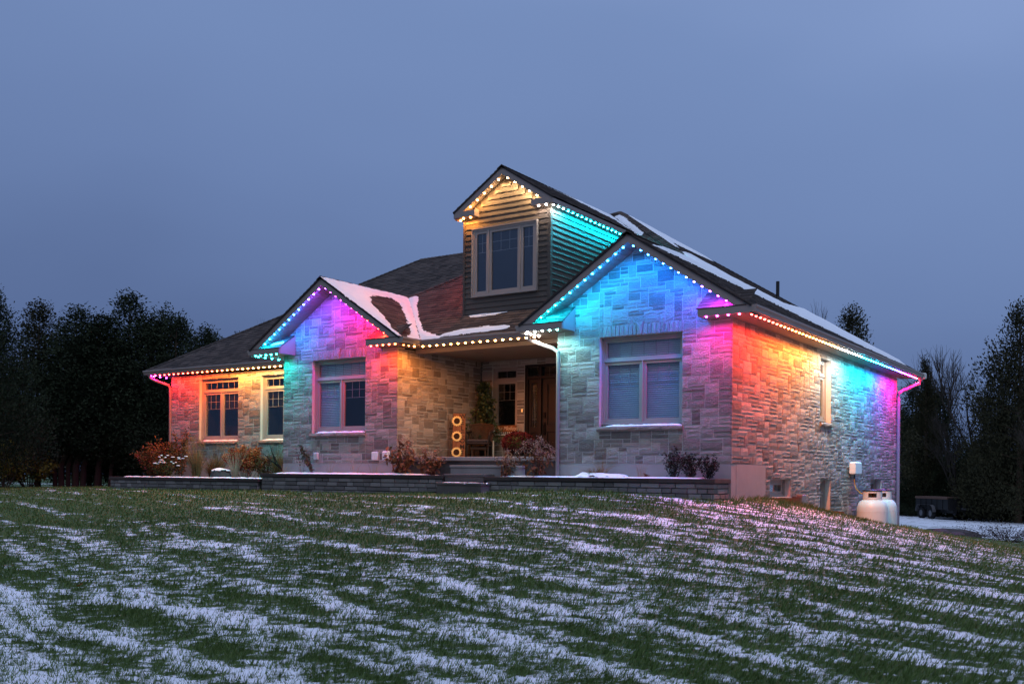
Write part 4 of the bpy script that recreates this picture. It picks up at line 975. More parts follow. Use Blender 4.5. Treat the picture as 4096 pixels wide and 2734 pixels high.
snow_patch(PBr, [(-10.31, -.56), (-8.15, -.56), (-7.76, -.56), (-7.76, .30), (-10.31, 2.86)], 'snow over the right slope of the left gable with a bare brown patch', th=.05, ragged=.07, holes=[hole], clip=[(-10.32, -.53), (-7.78, -.53), (-7.78, .36), (-10.32, 2.9)])
snow_patch(PF, [(-10.22, 2.72), (-10.05, 2.80), (-9.90, 2.70), (-9.74, 2.50), (-9.55, 2.2), (-8.95, 1.55), (-8.54, 1.14), (-8.1, .72), (-7.62, .50), (-7.30, .36), (-7.82, .34)], 'snow lying in the roof valley between left gable and porch roof', th=.05, ragged=.06, grow=.07)
snow_patch(PF, [(-7.43, .40), (-7.31, .56), (-6.86, .71), (-6.24, .75), (-5.64, .70), (-5.51, .66), (-5.42, .58), (-5.61, .47), (-6.26, .44), (-6.92, .41), (-7.31, .38)], 'long tongue of snow low on the porch roof above the gutter', th=.035, ragged=.03, res=.025)
snow_patch(PF, [(-7.19, 1.33), (-7.16, 1.36), (-6.85, 1.38), (-6.42, 1.38), (-6.0, 1.36), (-6.29, 1.27), (-6.75, 1.24), (-7.08, 1.26)], 'small strip of snow right under the dormer front', th=.03, ragged=.02, res=.02)
snow_patch(PR, [(-1.62, -.3), (-1.95, 1.2), (-2.45, 2.9), (-2.9, 4.1), (-2.55, 4.5), (-2.1, 4.9), (-1.75, 5.7), (-1.45, 6.8), (-1.7, 8.2), (-2.0, 9.6), (-2.35, 11.3), (.3, 13.9), (.26, 11), (.1, 9), (-.35, 6), (-.85, 4), (-1.2, 2), (-1.4, .8), (-1.55, -.2), (-1.62, -.3)],
           'long band of snow along the right roof slope', th=.05, clip=[(-6, 7.0), (.5, 13.5), (.52, -.5), (-1.9, -.5), (-1.9, 2.7)], ragged=.08)
snow_patch(PR, [(-5.9, 6.9), (-4.0, 5.3), (-3.2, 4.4), (-3.35, 5.0), (-4.0, 6.0), (-3.9, 8.6), (-4.3, 8.95), (-6.0, 7.2)], 'thin snow along the top of the right roof hip', th=.03, clip=[(-6.05, 6.95), (-1.9, 2.9), (-2, 11)], ragged=.06)
snow_patch(PF, [(-5.95, 6.72), (-5.6, 6.42), (-5.30, 6.1), (-4.98, 5.75), (-4.70, 5.43), (-4.40, 5.10), (-4.36, 4.85), (-4.74, 5.15), (-5.35, 5.79), (-6.10, 6.56)], 'ragged snow in the valley behind the dormer roof', th=.05, ragged=.05)
snow_patch(PDr, [(-6.16, 2.6), (-6.02, 2.8), (-5.95, 4.2), (-5.5, 5.6), (-4.9, 5.0), (-4.85, 5.2), (-6.13, 6.6)], 'snow on the upper right slope of the dormer roof', th=.035, clip=[(-6.17, 1.3), (-4.8, 1.3), (-4.8, 5.2), (-6.17, 6.58)], ragged=.05)
for x0, y0, lab in ((-4.02, -.33, 'small lit patch of snow on the return roof left of the right gable'), (-12.2, -.30, 'cyan lit patch of snow on the return roof of the left gable')):
    sl_ = .35 / (.48 if y0 < -.31 else .51)
    snow_patch((Z0 - sl_ * (-.48) - .0, 0, sl_), [(x0 + .05, y0 - .08), (x0 + .42, y0 - .02), (x0 + .40, y0 + .06), (x0 + .1, y0 + .03)], lab, th=.02, ragged=.01, res=.015, base=.02)
snow_patch((Z0 + .02 + .33 * .7, 0, .7), [(-12.55, -.40), (-12.0, -.40), (-11.80, -.2), (-12.2, -.2)], 'strip of snow on the shingled foot of the left gable', th=.02, ragged=.01, res=.015, base=.02)

# ------------------------------------------------------------------ steps, porch floor, retaining walls
def slab_thing(name, label, cat, parts, loc):
    th = thing(name, label, cat, loc)
    for nm, mk, bs in parts:
        mb = MB()
        for bx_ in bs: mb.box(*bx_, bev=.008)
        mb.build(nm, M[mk], th)
    return th
slab_thing('porch_floor', 'raised concrete porch floor with overhanging edge at the front door', 'porch', [('slab', 'slabcon', [(XL1 + .02, XR0 - .01, -.05, 3.46, .06, .152)]), ('riser_wall', 'wetconcrete', [(XL1 + .02, XR0 - .01, .02, .2, -.9, .059)])], (-6.1, 1.5, -.6))
stp = thing('porch_steps', 'damp concrete steps climbing between the retaining walls to the porch', 'steps', (-5.6, -.8, -.6))
for x0, x1, y0, zt1, mk in ((-6.36, -4.60, -.40, -.041, 'slabcon'), (-6.225, -5.165, -.78, -.231, 'wetconcrete'), (-6.19, -5.00, -1.10, -.415, 'wetconcrete')):
    mb = MB(); mb.box(x0, x1, y0 - .02, y0 + .40, zt1 - .055, zt1, bev=.008); s_ = mb.build('tread', M[mk], stp)
    mb = MB(); mb.box(x0 + .015, x1 - .015, y0, y0 + .36, zt1 - .30, zt1 - .056); mb.build('riser', M[mk], stp)
def retaining(label, x0, x1, y0, zt_, zb_, depth=.30, ret_right=None, ret_left=None, capd=.30, seed=1):
    th = thing('retaining_wall', label, 'retaining wall', ((x0 + x1) / 2, y0, zb_)); rnd = random.Random(seed)
    core = MB(); core.box(x0 + .02, x1 - .02, y0 + .045, y0 + depth, zb_ - .3, zt_ - .085); core.build('core', M['rock'], th)
    def run(O, U, Nn, Ln):
        O, U, Nn = Vector(O), Vector(U), Vector(Nn); Zv = Vector((0, 0, 1)); z = zt_ - .085; row = 0
        while z > zb_ - .05:
            h = .098; s = -rnd.random() * .15
            while s < Ln:
                w_ = rnd.choice([.20, .26, .32, .40]); a_, b_ = max(0, s), min(Ln, s + w_); s += w_
                if b_ - a_ < .04: continue
                mb = MB(); d = rnd.uniform(-.006, .010); g = .0065
                vs = []
                for zz, dd in ((z - h + g, -.01), (z - h + g + .008, 0), (z - g - .008, 0), (z - g, -.01)):
                    for ss, de in ((a_ + g, -.01), (a_ + g + .01, 0), (b_ - g - .01, 0), (b_ - g, -.01)): vs.append(O + U * ss + Zv * zz + Nn * (d + min(dd, de)))
                fs = [(j * 4 + i, j * 4 + i + 1, (j + 1) * 4 + i + 1, (j + 1) * 4 + i) for j in range(3) for i in range(3)]
                n0 = len(vs); rim = [0, 1, 2, 3, 7, 11, 15, 14, 13, 12, 8, 4]
                for r_ in rim: vs.append(vs[r_] - Nn * .05)
                fs += [(rim[q], n0 + q, n0 + (q + 1) % 12, rim[(q + 1) % 12]) for q in range(12)]
                mb.add(vs, fs, rnd.random()); mb.build('block', M['block'], th)
            z -= h; row += 1
    run((x0, y0, 0), (1, 0, 0), (0, -1, 0), x1 - x0)
    if ret_right: run((x1, y0, 0), (0, 1, 0), (1, 0, 0), ret_right - y0)
    if ret_left: run((x0, y0, 0), (0, 1, 0), (-1, 0, 0), ret_left - y0)
    x = x0 - .03
    while x < x1 + .03:
        w_ = min(rnd.choice([.75, .9, 1.1]), x1 + .03 - x)
        if x1 + .03 - x - w_ < .25: w_ = x1 + .03 - x
        mb = MB(); mb.box(x + .003, x + w_ - .003, y0 - .03, y0 + capd, zt_ - .082, zt_, tone=rnd.random(), bev=.006); mb.build('cap_stone', M['cap'], th); x += w_
    if ret_right:
        mb = MB(); mb.box(x1 - .27, x1 + .03, y0 + capd + .003, ret_right - .003, zt_ - .082, zt_ - .001, tone=.7, bev=.006); mb.build('cap_stone', M['cap'], th)
retaining('grey block retaining wall under the right gable window', -5.16, -.03, -.75, -.283, -.70, ret_right=-.012, ret_left=.0, seed=2)
retaining('grey block retaining wall below the left gable window', -11.95, -6.26, -.80, -.262, -.68, seed=3, ret_right=.0)
retaining('lowest and longest leftmost retaining wall below the left wing', -18.05, -11.99, -.88, -.392, -.72, seed=4, ret_left=1.8)
for x0, x1, y0, y1, zt1 in ((-5.14, -.06, -.46, -.003, -.33), (-11.93, -8.34, -.5, YL - .003, -.31), (-8.33, -6.28, -.5, .018, -.312), (-18.0, -11.97, -.58, 1.885, -.44)):
    mb = MB(); mb.box(x0, x1, y0, y1, zt1 - .3, zt1); tag(mb.build('bed_soil', M['soil']), kind='structure')
def bed_snow(label, x0, x1, y0, y1, z, th=.03, gaps=()):
    snow_patch(None, [(x0, y0), (x1, y0), (x1, y1), (x0, y1)], label, th=th, ragged=.10, res=.04, zfn=lambda a, b: z + 0 * a, base=0, holes=gaps)
bed_snow('snow on the bed behind the right retaining wall', -4.95, -.35, -.62, -.06, -.287, .032)
bed_snow('snow on the bed behind the middle retaining wall', -11.85, -6.9, -.66, .02, -.266, .035)
bed_snow('snow along the cap of the leftmost retaining wall', -17.6, -12.02, -.86, -.55, -.394, .03)
bed_snow('thin snow left on the bottom porch step', -6.1, -4.98, -1.10, -.90, -.418, .02)
snow_patch(None, [(-3.2, -.55), (-2.7, -.62), (-2.1, -.5), (-2.1, -.1), (-3.1, -.1)], 'small heap of snow over the dry grasses by the downspout', th=.07, ragged=.14, zfn=lambda a, b: -.28 + .03 * fbm(a * 5, b * 5, 2, 2), base=0)

# ------------------------------------------------------------------ plants
def leaf_mesh(name, P, D, ln, wd, mat, tone):
    """rhombic leaves: P base points (n,3), D direction (n,3)"""
    P = np.asarray(P, float); D = np.asarray(D, float); D = D / (np.linalg.norm(D, axis=1, keepdims=True) + 1e-9)
    rv = np.random.randn(len(P), 3); Sd = np.cross(D, rv); Sd /= (np.linalg.norm(Sd, axis=1, keepdims=True) + 1e-9)
    Nn = np.cross(D, Sd); ln = np.broadcast_to(ln, len(P))[:, None]; wd = np.broadcast_to(wd, len(P))[:, None]
    V = np.stack([P, P + D * ln * .5 + Sd * wd * .5 + Nn * ln * .06, P + D * ln, P + D * ln * .5 - Sd * wd * .5 + Nn * ln * .06], 1).reshape(-1, 3)
    return np_mesh(name, V, np.arange(len(P) * 4).reshape(-1, 4), mat, tone)
def rdir(n, upb=0.0):
    d = np.random.randn(n, 3); d[:, 2] += upb; return d / np.linalg.norm(d, axis=1, keepdims=True)
def shrub(name, label, cat, base, rx, ry, h, nst, leafmat, stemmat, nleaf, lsz, heads=None, group=None, droop=-.3, low=.15, lean=(0, 0), srad=.006, shape='dome', tonemix=None):
    th = thing(name, label, cat, base, group); B = Vector(base); st = MB(); P = []; heads_p = []
    for i in range(nst):
        a = random.random() * 6.283; k = math.sqrt(random.random()); 
        ht = h * (1 - .38 * k * k) * random.uniform(.72, 1.04) if shape == 'dome' else h * random.uniform(.6, 1.05)
        tip = B + Vector((math.cos(a) * rx * k + lean[0] * ht, math.sin(a) * ry * k + lean[1] * ht, ht))
        b0 = B + Vector((math.cos(a) * rx * .18 * k, math.sin(a) * ry * .18 * k, -.03)); md = b0.lerp(tip, .5) + Vector((random.uniform(-.04, .04), random.uniform(-.04, .04), .04 * h))
        st.tube([b0, md, tip], [srad, srad * .8, srad * .4], 4, random.random(), cap=False)
        heads_p.append(tip)
        for q in range(max(1, nleaf // nst)):
            t_ = low + (1 - low) * random.random() ** .8; p = b0.lerp(md, t_ * 2) if t_ < .5 else md.lerp(tip, t_ * 2 - 1); P.append(p)
    st.build('stem', M[stemmat], th)
    P = np.array([tuple(p) for p in P]); P = P + np.random.randn(*P.shape) * .035 * (rx + ry)
    P[:, 2] = np.maximum(P[:, 2], base[2] + .01)
    D = rdir(len(P), droop); tn = np.random.rand(len(P)) * .8 + .2 * (P[:, 2] - base[2]) / h
    tag(place('leaves', leaf_mesh('leaves', P, D, lsz[0] * (.6 + .7 * np.random.rand(len(P))), lsz[1] * (.6 + .7 * np.random.rand(len(P))), M[leafmat], np.clip(tn, 0, 1)), th), kind='stuff')
    if heads:
        hm, hn, hr, hs, frac = heads
        for tip in heads_p:
            if random.random() > frac: continue
            Q = np.array([tuple(tip)]) + np.random.randn(hn, 3) * hr * np.array([1, 1, .7]) * .6
            place('flower_head', leaf_mesh('flower_head', Q, rdir(hn, .2), hs, hs * .9, M[hm], np.random.rand(hn)), th)['kind'] = 'stuff'
    return th
def tuft(name, label, base, n, h, spread, mat, cat='ornamental grass', w=.006, plume=None, group=None, lean=(0, 0)):
    th = thing(name, label, cat, base, group); V = []; Fc = []; tn = []
    for i in range(n):
        a = random.random() * 6.283; r = math.sqrt(random.random()); ht = h * random.uniform(.5, 1.05); sp = spread * r * random.uniform(.5, 1.1)
        dx, dy = math.cos(a), math.sin(a); b = Vector(base) + Vector((dx * .07 * r, dy * .07 * r, 0)); sx, sy = -dy * w, dx * w
        rx_ = random.random() * 6.28; sx, sy = math.cos(rx_) * w, math.sin(rx_) * w; k = len(V)
        for t_ in (0, .4, .75, 1):
            p = b + Vector((dx * sp * t_ ** 1.8 + lean[0] * t_ * t_, dy * sp * t_ ** 1.8 + lean[1] * t_ * t_, ht * (t_ - .22 * t_ ** 3 * r))); ww = 1 - t_ * .8
            V += [(p.x - sx * ww, p.y - sy * ww, p.z), (p.x + sx * ww, p.y + sy * ww, p.z)]
        Fc += [(k + 2 * j, k + 2 * j + 1, k + 2 * j + 3, k + 2 * j + 2) for j in range(3)]; tn += [random.random()] * 3
    tag(place('blades', np_mesh('blades', V, Fc, M[mat], tn), th), kind='stuff')
    if plume:
        P = []; 
        for i in range(plume[0]):
            a = random.random() * 6.283; r = spread * .7 * math.sqrt(random.random()); tp = Vector(base) + Vector((math.cos(a) * r + lean[0], math.sin(a) * r + lean[1], h * random.uniform(.9, 1.12)))
            for q in range(plume[1]): P.append((tp.x + random.gauss(0, .008), tp.y + random.gauss(0, .008), tp.z - random.random() * .17))
        P = np.array(P); place('plumes', leaf_mesh('plumes', P, rdir(len(P), .6), .03, .008, M[mat], np.random.rand(len(P))), th)['kind'] = 'stuff'
    return th
hyd = dict(heads=('dryhead', 46, .075, .026, .62), droop=-1.3, srad=.005)
shrub('hydrangea', 'dried brown hydrangea left of the porch steps against the amber stone', 'shrub', (-7.86, -.34, -.32), .46, .30, .95, 22, 'dryleaf', 'stem', 260, (.15, .075), group='dried hydrangeas flanking the steps', **hyd)
shrub('hydrangea', 'smaller dried hydrangea clump nearest the left side of the steps', 'shrub', (-7.02, -.32, -.32), .42, .28, .70, 16, 'dryleaf', 'stem', 190, (.14, .07), group='dried hydrangeas flanking the steps', **hyd)
shrub('hydrangea', 'dried pinkish brown hydrangea by the downspout right of the steps', 'shrub', (-4.15, -.40, -.33), .52, .28, .86, 26, 'dryleaf', 'stem', 210, (.12, .055), group='dried hydrangeas flanking the steps', heads=('dryhead', 50, .07, .024, .8), droop=-1.2, srad=.005)
shrub('hydrangea', 'low dried hydrangea clump at the right edge of the steps', 'shrub', (-4.85, -.42, -.33), .26, .22, .62, 12, 'dryleaf', 'stem', 150, (.10, .05), group='dried hydrangeas flanking the steps', heads=('dryhead', 50, .06, .024, .8), droop=-1.2, srad=.005)
shrub('autumn_shrub', 'tall rust and orange shrub at the far left house corner', 'shrub', (-18.35, .9, -.46), .95, .6, 1.25, 34, 'brownleaf', 'stem', 3400, (.075, .045), droop=0)
shrub('autumn_shrub', 'upper rusty shrub leaning on the left wing corner', 'shrub', (-17.7, 1.2, -.46), .55, .4, 1.55, 16, 'brownleaf', 'stem', 1300, (.075, .04), droop=0)
sed = shrub('sedum', 'olive stemmed sedum with snow capped dark flower heads', 'perennial', (-16.95, .15, -.46), .62, .32, .62, 22, 'olive', 'stem', 700, (.06, .035), heads=('dryleaf', 40, .05, .02, 1.0), droop=.1)
for i in range(20):
    a = random.random() * 6.28; k = math.sqrt(random.random()); x, y = -16.85 + .72 * k * math.cos(a), .12 + .3 * k * math.sin(a); z = .06 + random.uniform(-.17, .16)
    mb = MB(); r_ = random.uniform(.03, .065); mb.lathe((x, y, z), [(.002, .022), (r_ * .6, .020), (r_, .006), (r_ * .85, -.006), (.002, -.008)], 9); o = mb.build('snow_cap', M['snow'], sed, smooth=True)
tuft('ornamental_grass', 'tall straw coloured ornamental grass below the farthest left window', (-16.25, .65, -.46), 420, 1.12, .42, 'straw', plume=(60, 26), lean=(-.08, 0))
tuft('ornamental_grass', 'straw grass plumes between tall grass and red bush', (-15.8, 1.0, -.46), 200, 1.0, .45, 'straw', plume=(34, 22), lean=(.12, 0))
tuft('ornamental_grass', 'low rust brown fountain grass by the snow topped rock', (-15.35, .5, -.46), 420, .68, .42, 'rustgrass')
tuft('ornamental_grass', 'grey green grass under the window beside the left gable wall', (-13.0, .75, -.46), 300, .95, .33, 'straw', plume=(16, 18))
bb = shrub('burning_bush', 'bright red leaved bush with pale fanned stems under the left window', 'shrub', (-14.25, .72, -.46), .78, .45, 1.10, 26, 'redleaf', 'stem', 3600, (.07, .04), droop=.2, low=.42)
mb = MB()
for i in range(15):
    a = -1 + 2 * i / 14 + random.uniform(-.05, .05); mb.tube([(-14.3 + .04 * a, .38, -.46), (-14.3 + .20 * a, .36, -.1), (-14.3 + .50 * a, .36, .30)], [.011, .009, .005], 5, random.random(), cap=False)
mb.build('pale_stems', M['palestem'], bb)['kind'] = 'stuff'
shrub('autumn_shrub', 'rust brown bush right behind the red bush', 'shrub', (-13.55, .80, -.46), .48, .35, .82, 20, 'brownleaf', 'stem', 1300, (.055, .03), droop=0)
mb = MB(); prof = [(.0, -.05), (.26, -.04), (.30, .08), (.24, .22), (.10, .27), (.001, .28)]; mb.lathe((-14.62, .16, -.44), prof, 9)
mb.v = [(x + (hash2(x * 9, z * 7, 1) - .5) * .07, y * 1 + (hash2(x * 5, z * 9, 2) - .5) * .06, z + (hash2(x * 5, y * 9, 3) - .5) * .04) for x, y, z in mb.v]
rk_ = thing('rock', 'squat dark rock with a cap of snow in the left bed', 'rock', (-14.62, .16, -.46)); mb.build('boulder', M['rock'], rk_)
snow_patch(None, [(-14.85, -.02), (-14.40, -.04), (-14.36, .30), (-14.82, .32)], 'cap of snow on the dark rock in the left bed', th=.06, ragged=.03, res=.03, zfn=lambda a, b: -.18 + 0 * a, base=0)
th = thing('dead_branch', 'dark dead branches leaning against the left gable wall corner', 'branches', (-12.45, .5, -.44)); mb = MB()
for k in range(5):
    a = k * .3; mb.tube([(-12.30 + .05 * k, .45, -.42), (-12.55 - .10 * k, .40, -.1 + .05 * k), (-12.72 - .12 * k, .38, .05 + .22 * (k % 3))], [.022, .018, .008], 6, .3)
for k in range(16): x = -12.35 - .04 * k; mb.tube([(x, .4, -.35 + .03 * k), (x + random.uniform(-.1, .1), .4, -.45 + .03 * k + random.uniform(-.2, .3))], [.005, .002], 4, .5)
mb.build('twigs', M['deadplant'], th)
shrub('leaning_plant', 'leggy green and brown plant leaning before the left gable wall', 'perennial', (-10.62, -.35, -.30), .10, .08, .92, 9, 'leaf_green', 'stem', 190, (.085, .045), lean=(-.62, 0), droop=-.5)
shrub('faded_flower', 'thin faded yellow flower stalks above the leaning plant', 'perennial', (-11.05, -.30, -.30), .32, .10, .90, 9, 'brownleaf', 'stem', 60, (.05, .025), droop=-.2, srad=.003)
for i, (x, lab) in enumerate(((-11.75, 'thin dry stalks at the left end of the middle bed'), (-10.15, 'pair of dry straw stalks right of the leaning plant'), (-9.35, 'dry stalks in the snow under the left gable window'), (-8.75, 'dry brown stalks below the white wall covers'))):
    tuft('dry_stalks', lab, (x, -.25, -.29), 14, .55, .32, 'straw', cat='dry stalks', w=.003, group='dry stalks in the middle bed')
    tuft('dry_grass', lab.replace('stalks', 'curled leaves'), (x + .2, -.30, -.28), 40, .10, .16, 'straw', cat='dry leaves', w=.008, group='curled leaves in the middle bed')
tuft('dry_grass', 'dry orange grass on the snow heap near the downspout', (-2.75, -.35, -.26), 90, .20, .32, 'rustgrass', cat='dry grass', w=.009)
tuft('dry_grass', 'thin faded plumes behind the snow heap', (-2.65, -.22, -.28), 60, .56, .45, 'straw', cat='dry grass', w=.003, plume=(18, 10))
tuft('dry_grass', 'small dry stalks under the middle of the right gable window', (-1.75, -.25, -.28), 26, .42, .16, 'straw', cat='dry stalks', w=.003)
shrub('dry_leaves', 'few orange leaves on the snow under the right gable window', 'dry leaves', (-1.62, -.35, -.28), .12, .08, .08, 6, 'brownleaf', 'stem', 26, (.06, .04), droop=0)
for x, h_, lab in ((-1.02, .62, 'tallest dark dead coneflower clump under the right gable window'), (-.66, .52, 'middle dark dead coneflower clump under the right gable wall'), (-.32, .46, 'shortest dark dead coneflower clump nearest the right house corner')):
    shrub('dead_coneflower', lab, 'perennial', (x, -.34, -.29), .27, .2, h_, 30, 'deadplant', 'deadplant', 700, (.05, .02), heads=('deadplant', 9, .016, .022, 1.0), droop=.3, srad=.003, group='dead coneflowers in the right bed')

# ------------------------------------------------------------------ on the porch
# leaning welcome board, turned towards the lawn
def board_frame(loc, rotz, tilt=0): return Matrix.Translation(Vector(loc)) @ Matrix.Rotation(rotz, 4, 'Z') @ Matrix.Rotation(tilt, 4, 'X')
wb = thing('welcome_sign', 'tall stained plank sign with three sunflowers reading WELCOME', 'sign', (-7.86, 1.9, .152)); Tm = board_frame((-7.86, 1.9, .155), R(30), R(-4))
def tput(mb, name, mat, parent, smooth=False, **kw):
    mb.v = [tuple(Tm @ Vector(p)) for p in mb.v]; return mb.build(name, mat, parent, smooth, **kw)
for k in range(3):
    mb = MB(); mb.box(-.155 + k * .104, -.155 + k * .104 + .101, 0, .02, 0, 1.12, random.random(), bev=.003); tput(mb, 'plank', M['wood'], wb)
for z in (.93, .55, .15):
    fl = MB(); n_ = 15; c = Vector((-.055, -.012, z))
    for lay in (0, 1):
        for k in range(n_):
            a = 2 * math.pi * (k + lay * .5) / n_; r0, r1, r2 = .055, .098, .140 - .014 * lay; d = Vector((math.cos(a), 0, math.sin(a))); s_ = Vector((-math.sin(a), 0, math.cos(a)))
            y_ = Vector((0, -.004 - .004 * (1 - lay), 0)); fl.add([c + d * r0 + y_ - s_ * .012, c + d * r1 + y_ * 2 - s_ * .022, c + d * r2 + y_, c + d * r1 + y_ * 2 + s_ * .022, c + d * r0 + y_ + s_ * .012], [(0, 1, 2, 3, 4)], random.random())
    f_ = tput(fl, 'sunflower', M['petal'], wb)
    sd = MB(); vs = [c + Vector((math.cos(2 * math.pi * k / 20) * .076, -.018, math.sin(2 * math.pi * k / 20) * .076)) for k in range(20)]; sd.prism(vs, (0, .008, 0)); tput(sd, 'seed_head', M['seed'], f_)
def text(name, body, size, mat, loc, rotz, parent, tilt=0, shear=0, off=0, ext=.003):
    cu = bpy.data.curves.new(name, 'FONT'); cu.body = body; cu.size = size; cu.extrude = ext; cu.align_x = 'CENTER'; cu.align_y = 'CENTER'; cu.shear = shear; cu.offset = off
    tmp = bpy.data.objects.new('tmp', cu); me = bpy.data.meshes.new_from_object(tmp); bpy.data.objects.remove(tmp); me.name = name; me.materials.clear(); me.materials.append(mat)
    me.transform(board_frame(loc, rotz, tilt) @ Matrix.Rotation(R(90), 4, 'X')); return place(name, me, parent)
for k, ch in enumerate('WELCOME'):
    p = Tm @ Vector((.085, -.004, 1.045 - k * .152)); text('letter', ch, .165, M['letter'], p, R(30), wb, R(-4), off=.002)
# wicker armchair
ch = thing('wicker_chair', 'dark rattan armchair with brown woven back and charcoal cushion', 'chair', (-7.62, 2.55, .152)); cx, cy, cz = -7.62, 2.45, .155
Rz = Matrix.Translation(Vector((cx, cy, cz))) @ Matrix.Rotation(R(24), 4, 'Z')
def cput(mb, name, mat, **kw):
    mb.v = [tuple(Rz @ Vector(p)) for p in mb.v]; return mb.build(name, M[mat], ch, **kw)
for sx in (-.27, .27):
    mb = MB(); mb.tube([(sx, -.25, 0), (sx, -.24, .42)], .018, 8); cput(mb, 'leg', 'chairdark')
    mb = MB(); mb.tube([(sx, .24, 0), (sx, .25, .44)], .018, 8); cput(mb, 'leg', 'chairdark')
    mb = MB(); mb.tube([(sx, -.24, .40), (sx * 1.1, -.27, .58), (sx * 1.13, -.24, .64), (sx * 1.12, .0, .66), (sx * 1.05, .25, .70)], .028, 8); mb.tube([(sx * 1.05, .0, .42), (sx * 1.1, .0, .65)], .014, 6); cput(mb, 'armrest', 'chairdark')
mb = MB(); mb.box(-.28, .28, -.27, .27, .36, .41, bev=.01); cput(mb, 'seat', 'chairdark')
mb = MB(); mb.box(-.27, .27, -.27, .22, .411, .48, bev=.025); cput(mb, 'cushion', 'cushion')
bk = MB(); nu_, nv_ = 24, 20
def bkp(u, v): a = (u - .5) * 2; return Vector((a * (.27 + .03 * v), .26 + .10 * v - .07 * a * a, .42 + .46 * v * (1 - .06 * a * a)))
for i in range(nu_):
    for j in range(nv_):
        if (i + j) % 2 == 0:
            u, v = i / nu_, j / nv_; e = .9 / nu_; g_ = .9 / nv_; y_ = Vector((0, -.006, 0)); bk.add([bkp(u, v) , bkp(u + e, v) , bkp(u + e, v + g_) , bkp(u, v + g_) , (bkp(u + e / 2, v + g_ / 2) + y_ * 2)], [(0, 1, 4), (1, 2, 4), (2, 3, 4), (3, 0, 4)], random.random())
        else:
            u, v = i / nu_, j / nv_; e = .9 / nu_; g_ = .9 / nv_; bk.add([bkp(u, v) + Vector((0, .004, 0)), bkp(u + e, v) + Vector((0, .004, 0)), bkp(u + e, v + g_) + Vector((0, .004, 0)), bkp(u, v + g_) + Vector((0, .004, 0))], [(0, 1, 2, 3)], random.random() * .4)
cput(bk, 'woven_back', 'wicker')
mb = MB(); mb.tube([bkp(0, 0), bkp(0, .5), bkp(0, 1), bkp(.25, 1.03), bkp(.5, 1.04), bkp(.75, 1.03), bkp(1, 1), bkp(1, .5), bkp(1, 0)], .02, 8); cput(mb, 'back_frame', 'wicker')
mb = MB(); mb.box(-.20, .20, -.14, .20, .22, .30, bev=.02); 
for sx in (-.17, .17):
    for sy in (-.11, .17): mb.box(sx - .012, sx + .012, sy - .012, sy + .012, 0, .22)
fs_ = thing('footstool', 'brown footstool pushed under the wicker armchair', 'stool', (cx, cy, .152)); mb.v = [tuple(Rz @ Vector(p)) for p in mb.v]; mb.build('stool_body', M['wicker'], fs_)
# potted ficus behind the chair
pt = thing('potted_tree', 'leafy green potted tree behind the wicker armchair', 'potted plant', (-7.85, 3.05, .152))
mb = MB(); mb.lathe((-7.85, 3.05, .152), [(.001, 0), (.15, 0), (.19, .32), (.20, .34), (.17, .34), (.16, .30), (.001, .30)], 24); mb.build('pot', M['chairdark'], pt, smooth=True)
mb = MB(); mb.tube([(-7.85, 3.05, .42), (-7.86, 3.04, 1.0), (-7.85, 3.05, 1.6), (-7.9, 3.05, 2.0)], [.02, .016, .012, .005], 6)
for i in range(26):
    z = .75 + 1.1 * i / 26; a = i * 2.4; l = .36 * (1.15 - (z - .75) / 1.5); mb.tube([(-7.85, 3.05, z), (-7.85 + math.cos(a) * l, 3.03 + math.sin(a) * l * .7, z + .22)], [.006, .002], 4, cap=False)
mb.build('trunk', M['stem'], pt)
n_ = 1500; zz = np.random.rand(n_) ** 1.1; aa = np.random.rand(n_) * 6.283; rr = np.sqrt(np.random.rand(n_)) * .52 * (1.06 - zz * .85) * (.8 + .35 * np.sin(aa * 3 + zz * 9))
P = np.stack([-7.85 + np.cos(aa) * rr - .05 * zz, 3.02 + np.sin(aa) * rr * .75, .62 + zz * 1.50], -1)
place('leaves', leaf_mesh('leaves', P, rdir(n_, -.2), .10, .065, M['leaf_green'], np.random.rand(n_)), pt)['kind'] = 'stuff'
# name board with piano keys on the window sill
nb = thing('name_sign', 'dark wooden name board with pale script above a row of piano keys', 'sign', (-7.42, 3.37, .765))
mb = MB(); mb.box(-7.77, -7.13, 3.375, 3.395, .765, 1.035, bev=.004); mb.build('board', M['wood'], nb)
text('letter', 'The Molloys', .145, M['script'], (-7.44, 3.372, .955), 0, nb, shear=.35, ext=.002)
mb = MB(); k = 0; x = -7.765
while x < -7.15: mb.box(x, x + .0155, 3.362, 3.375, .775, .865, bev=.001); x += .018
mb.build('white_keys', M['blind'], nb)['kind'] = 'stuff'
mb = MB(); x = -7.765; k = 0
while x < -7.16:
    if k % 7 not in (2, 6): mb.box(x + .013, x + .023, 3.356, 3.3615, .81, .866)
    x += .018; k += 1
mb.build('black_keys', M['letter'], nb)['kind'] = 'stuff'
# pale pole beside the chair
mb = MB(); mb.tube([(-7.55, 2.95, .152), (-7.57, 2.98, .50), (-7.60, 3.05, .90)], [.022, .020, .018], 8); tag(mb.build('pale_pole', M['plastic'], None), 'thin pale pole standing right of the wicker armchair', 'pole')
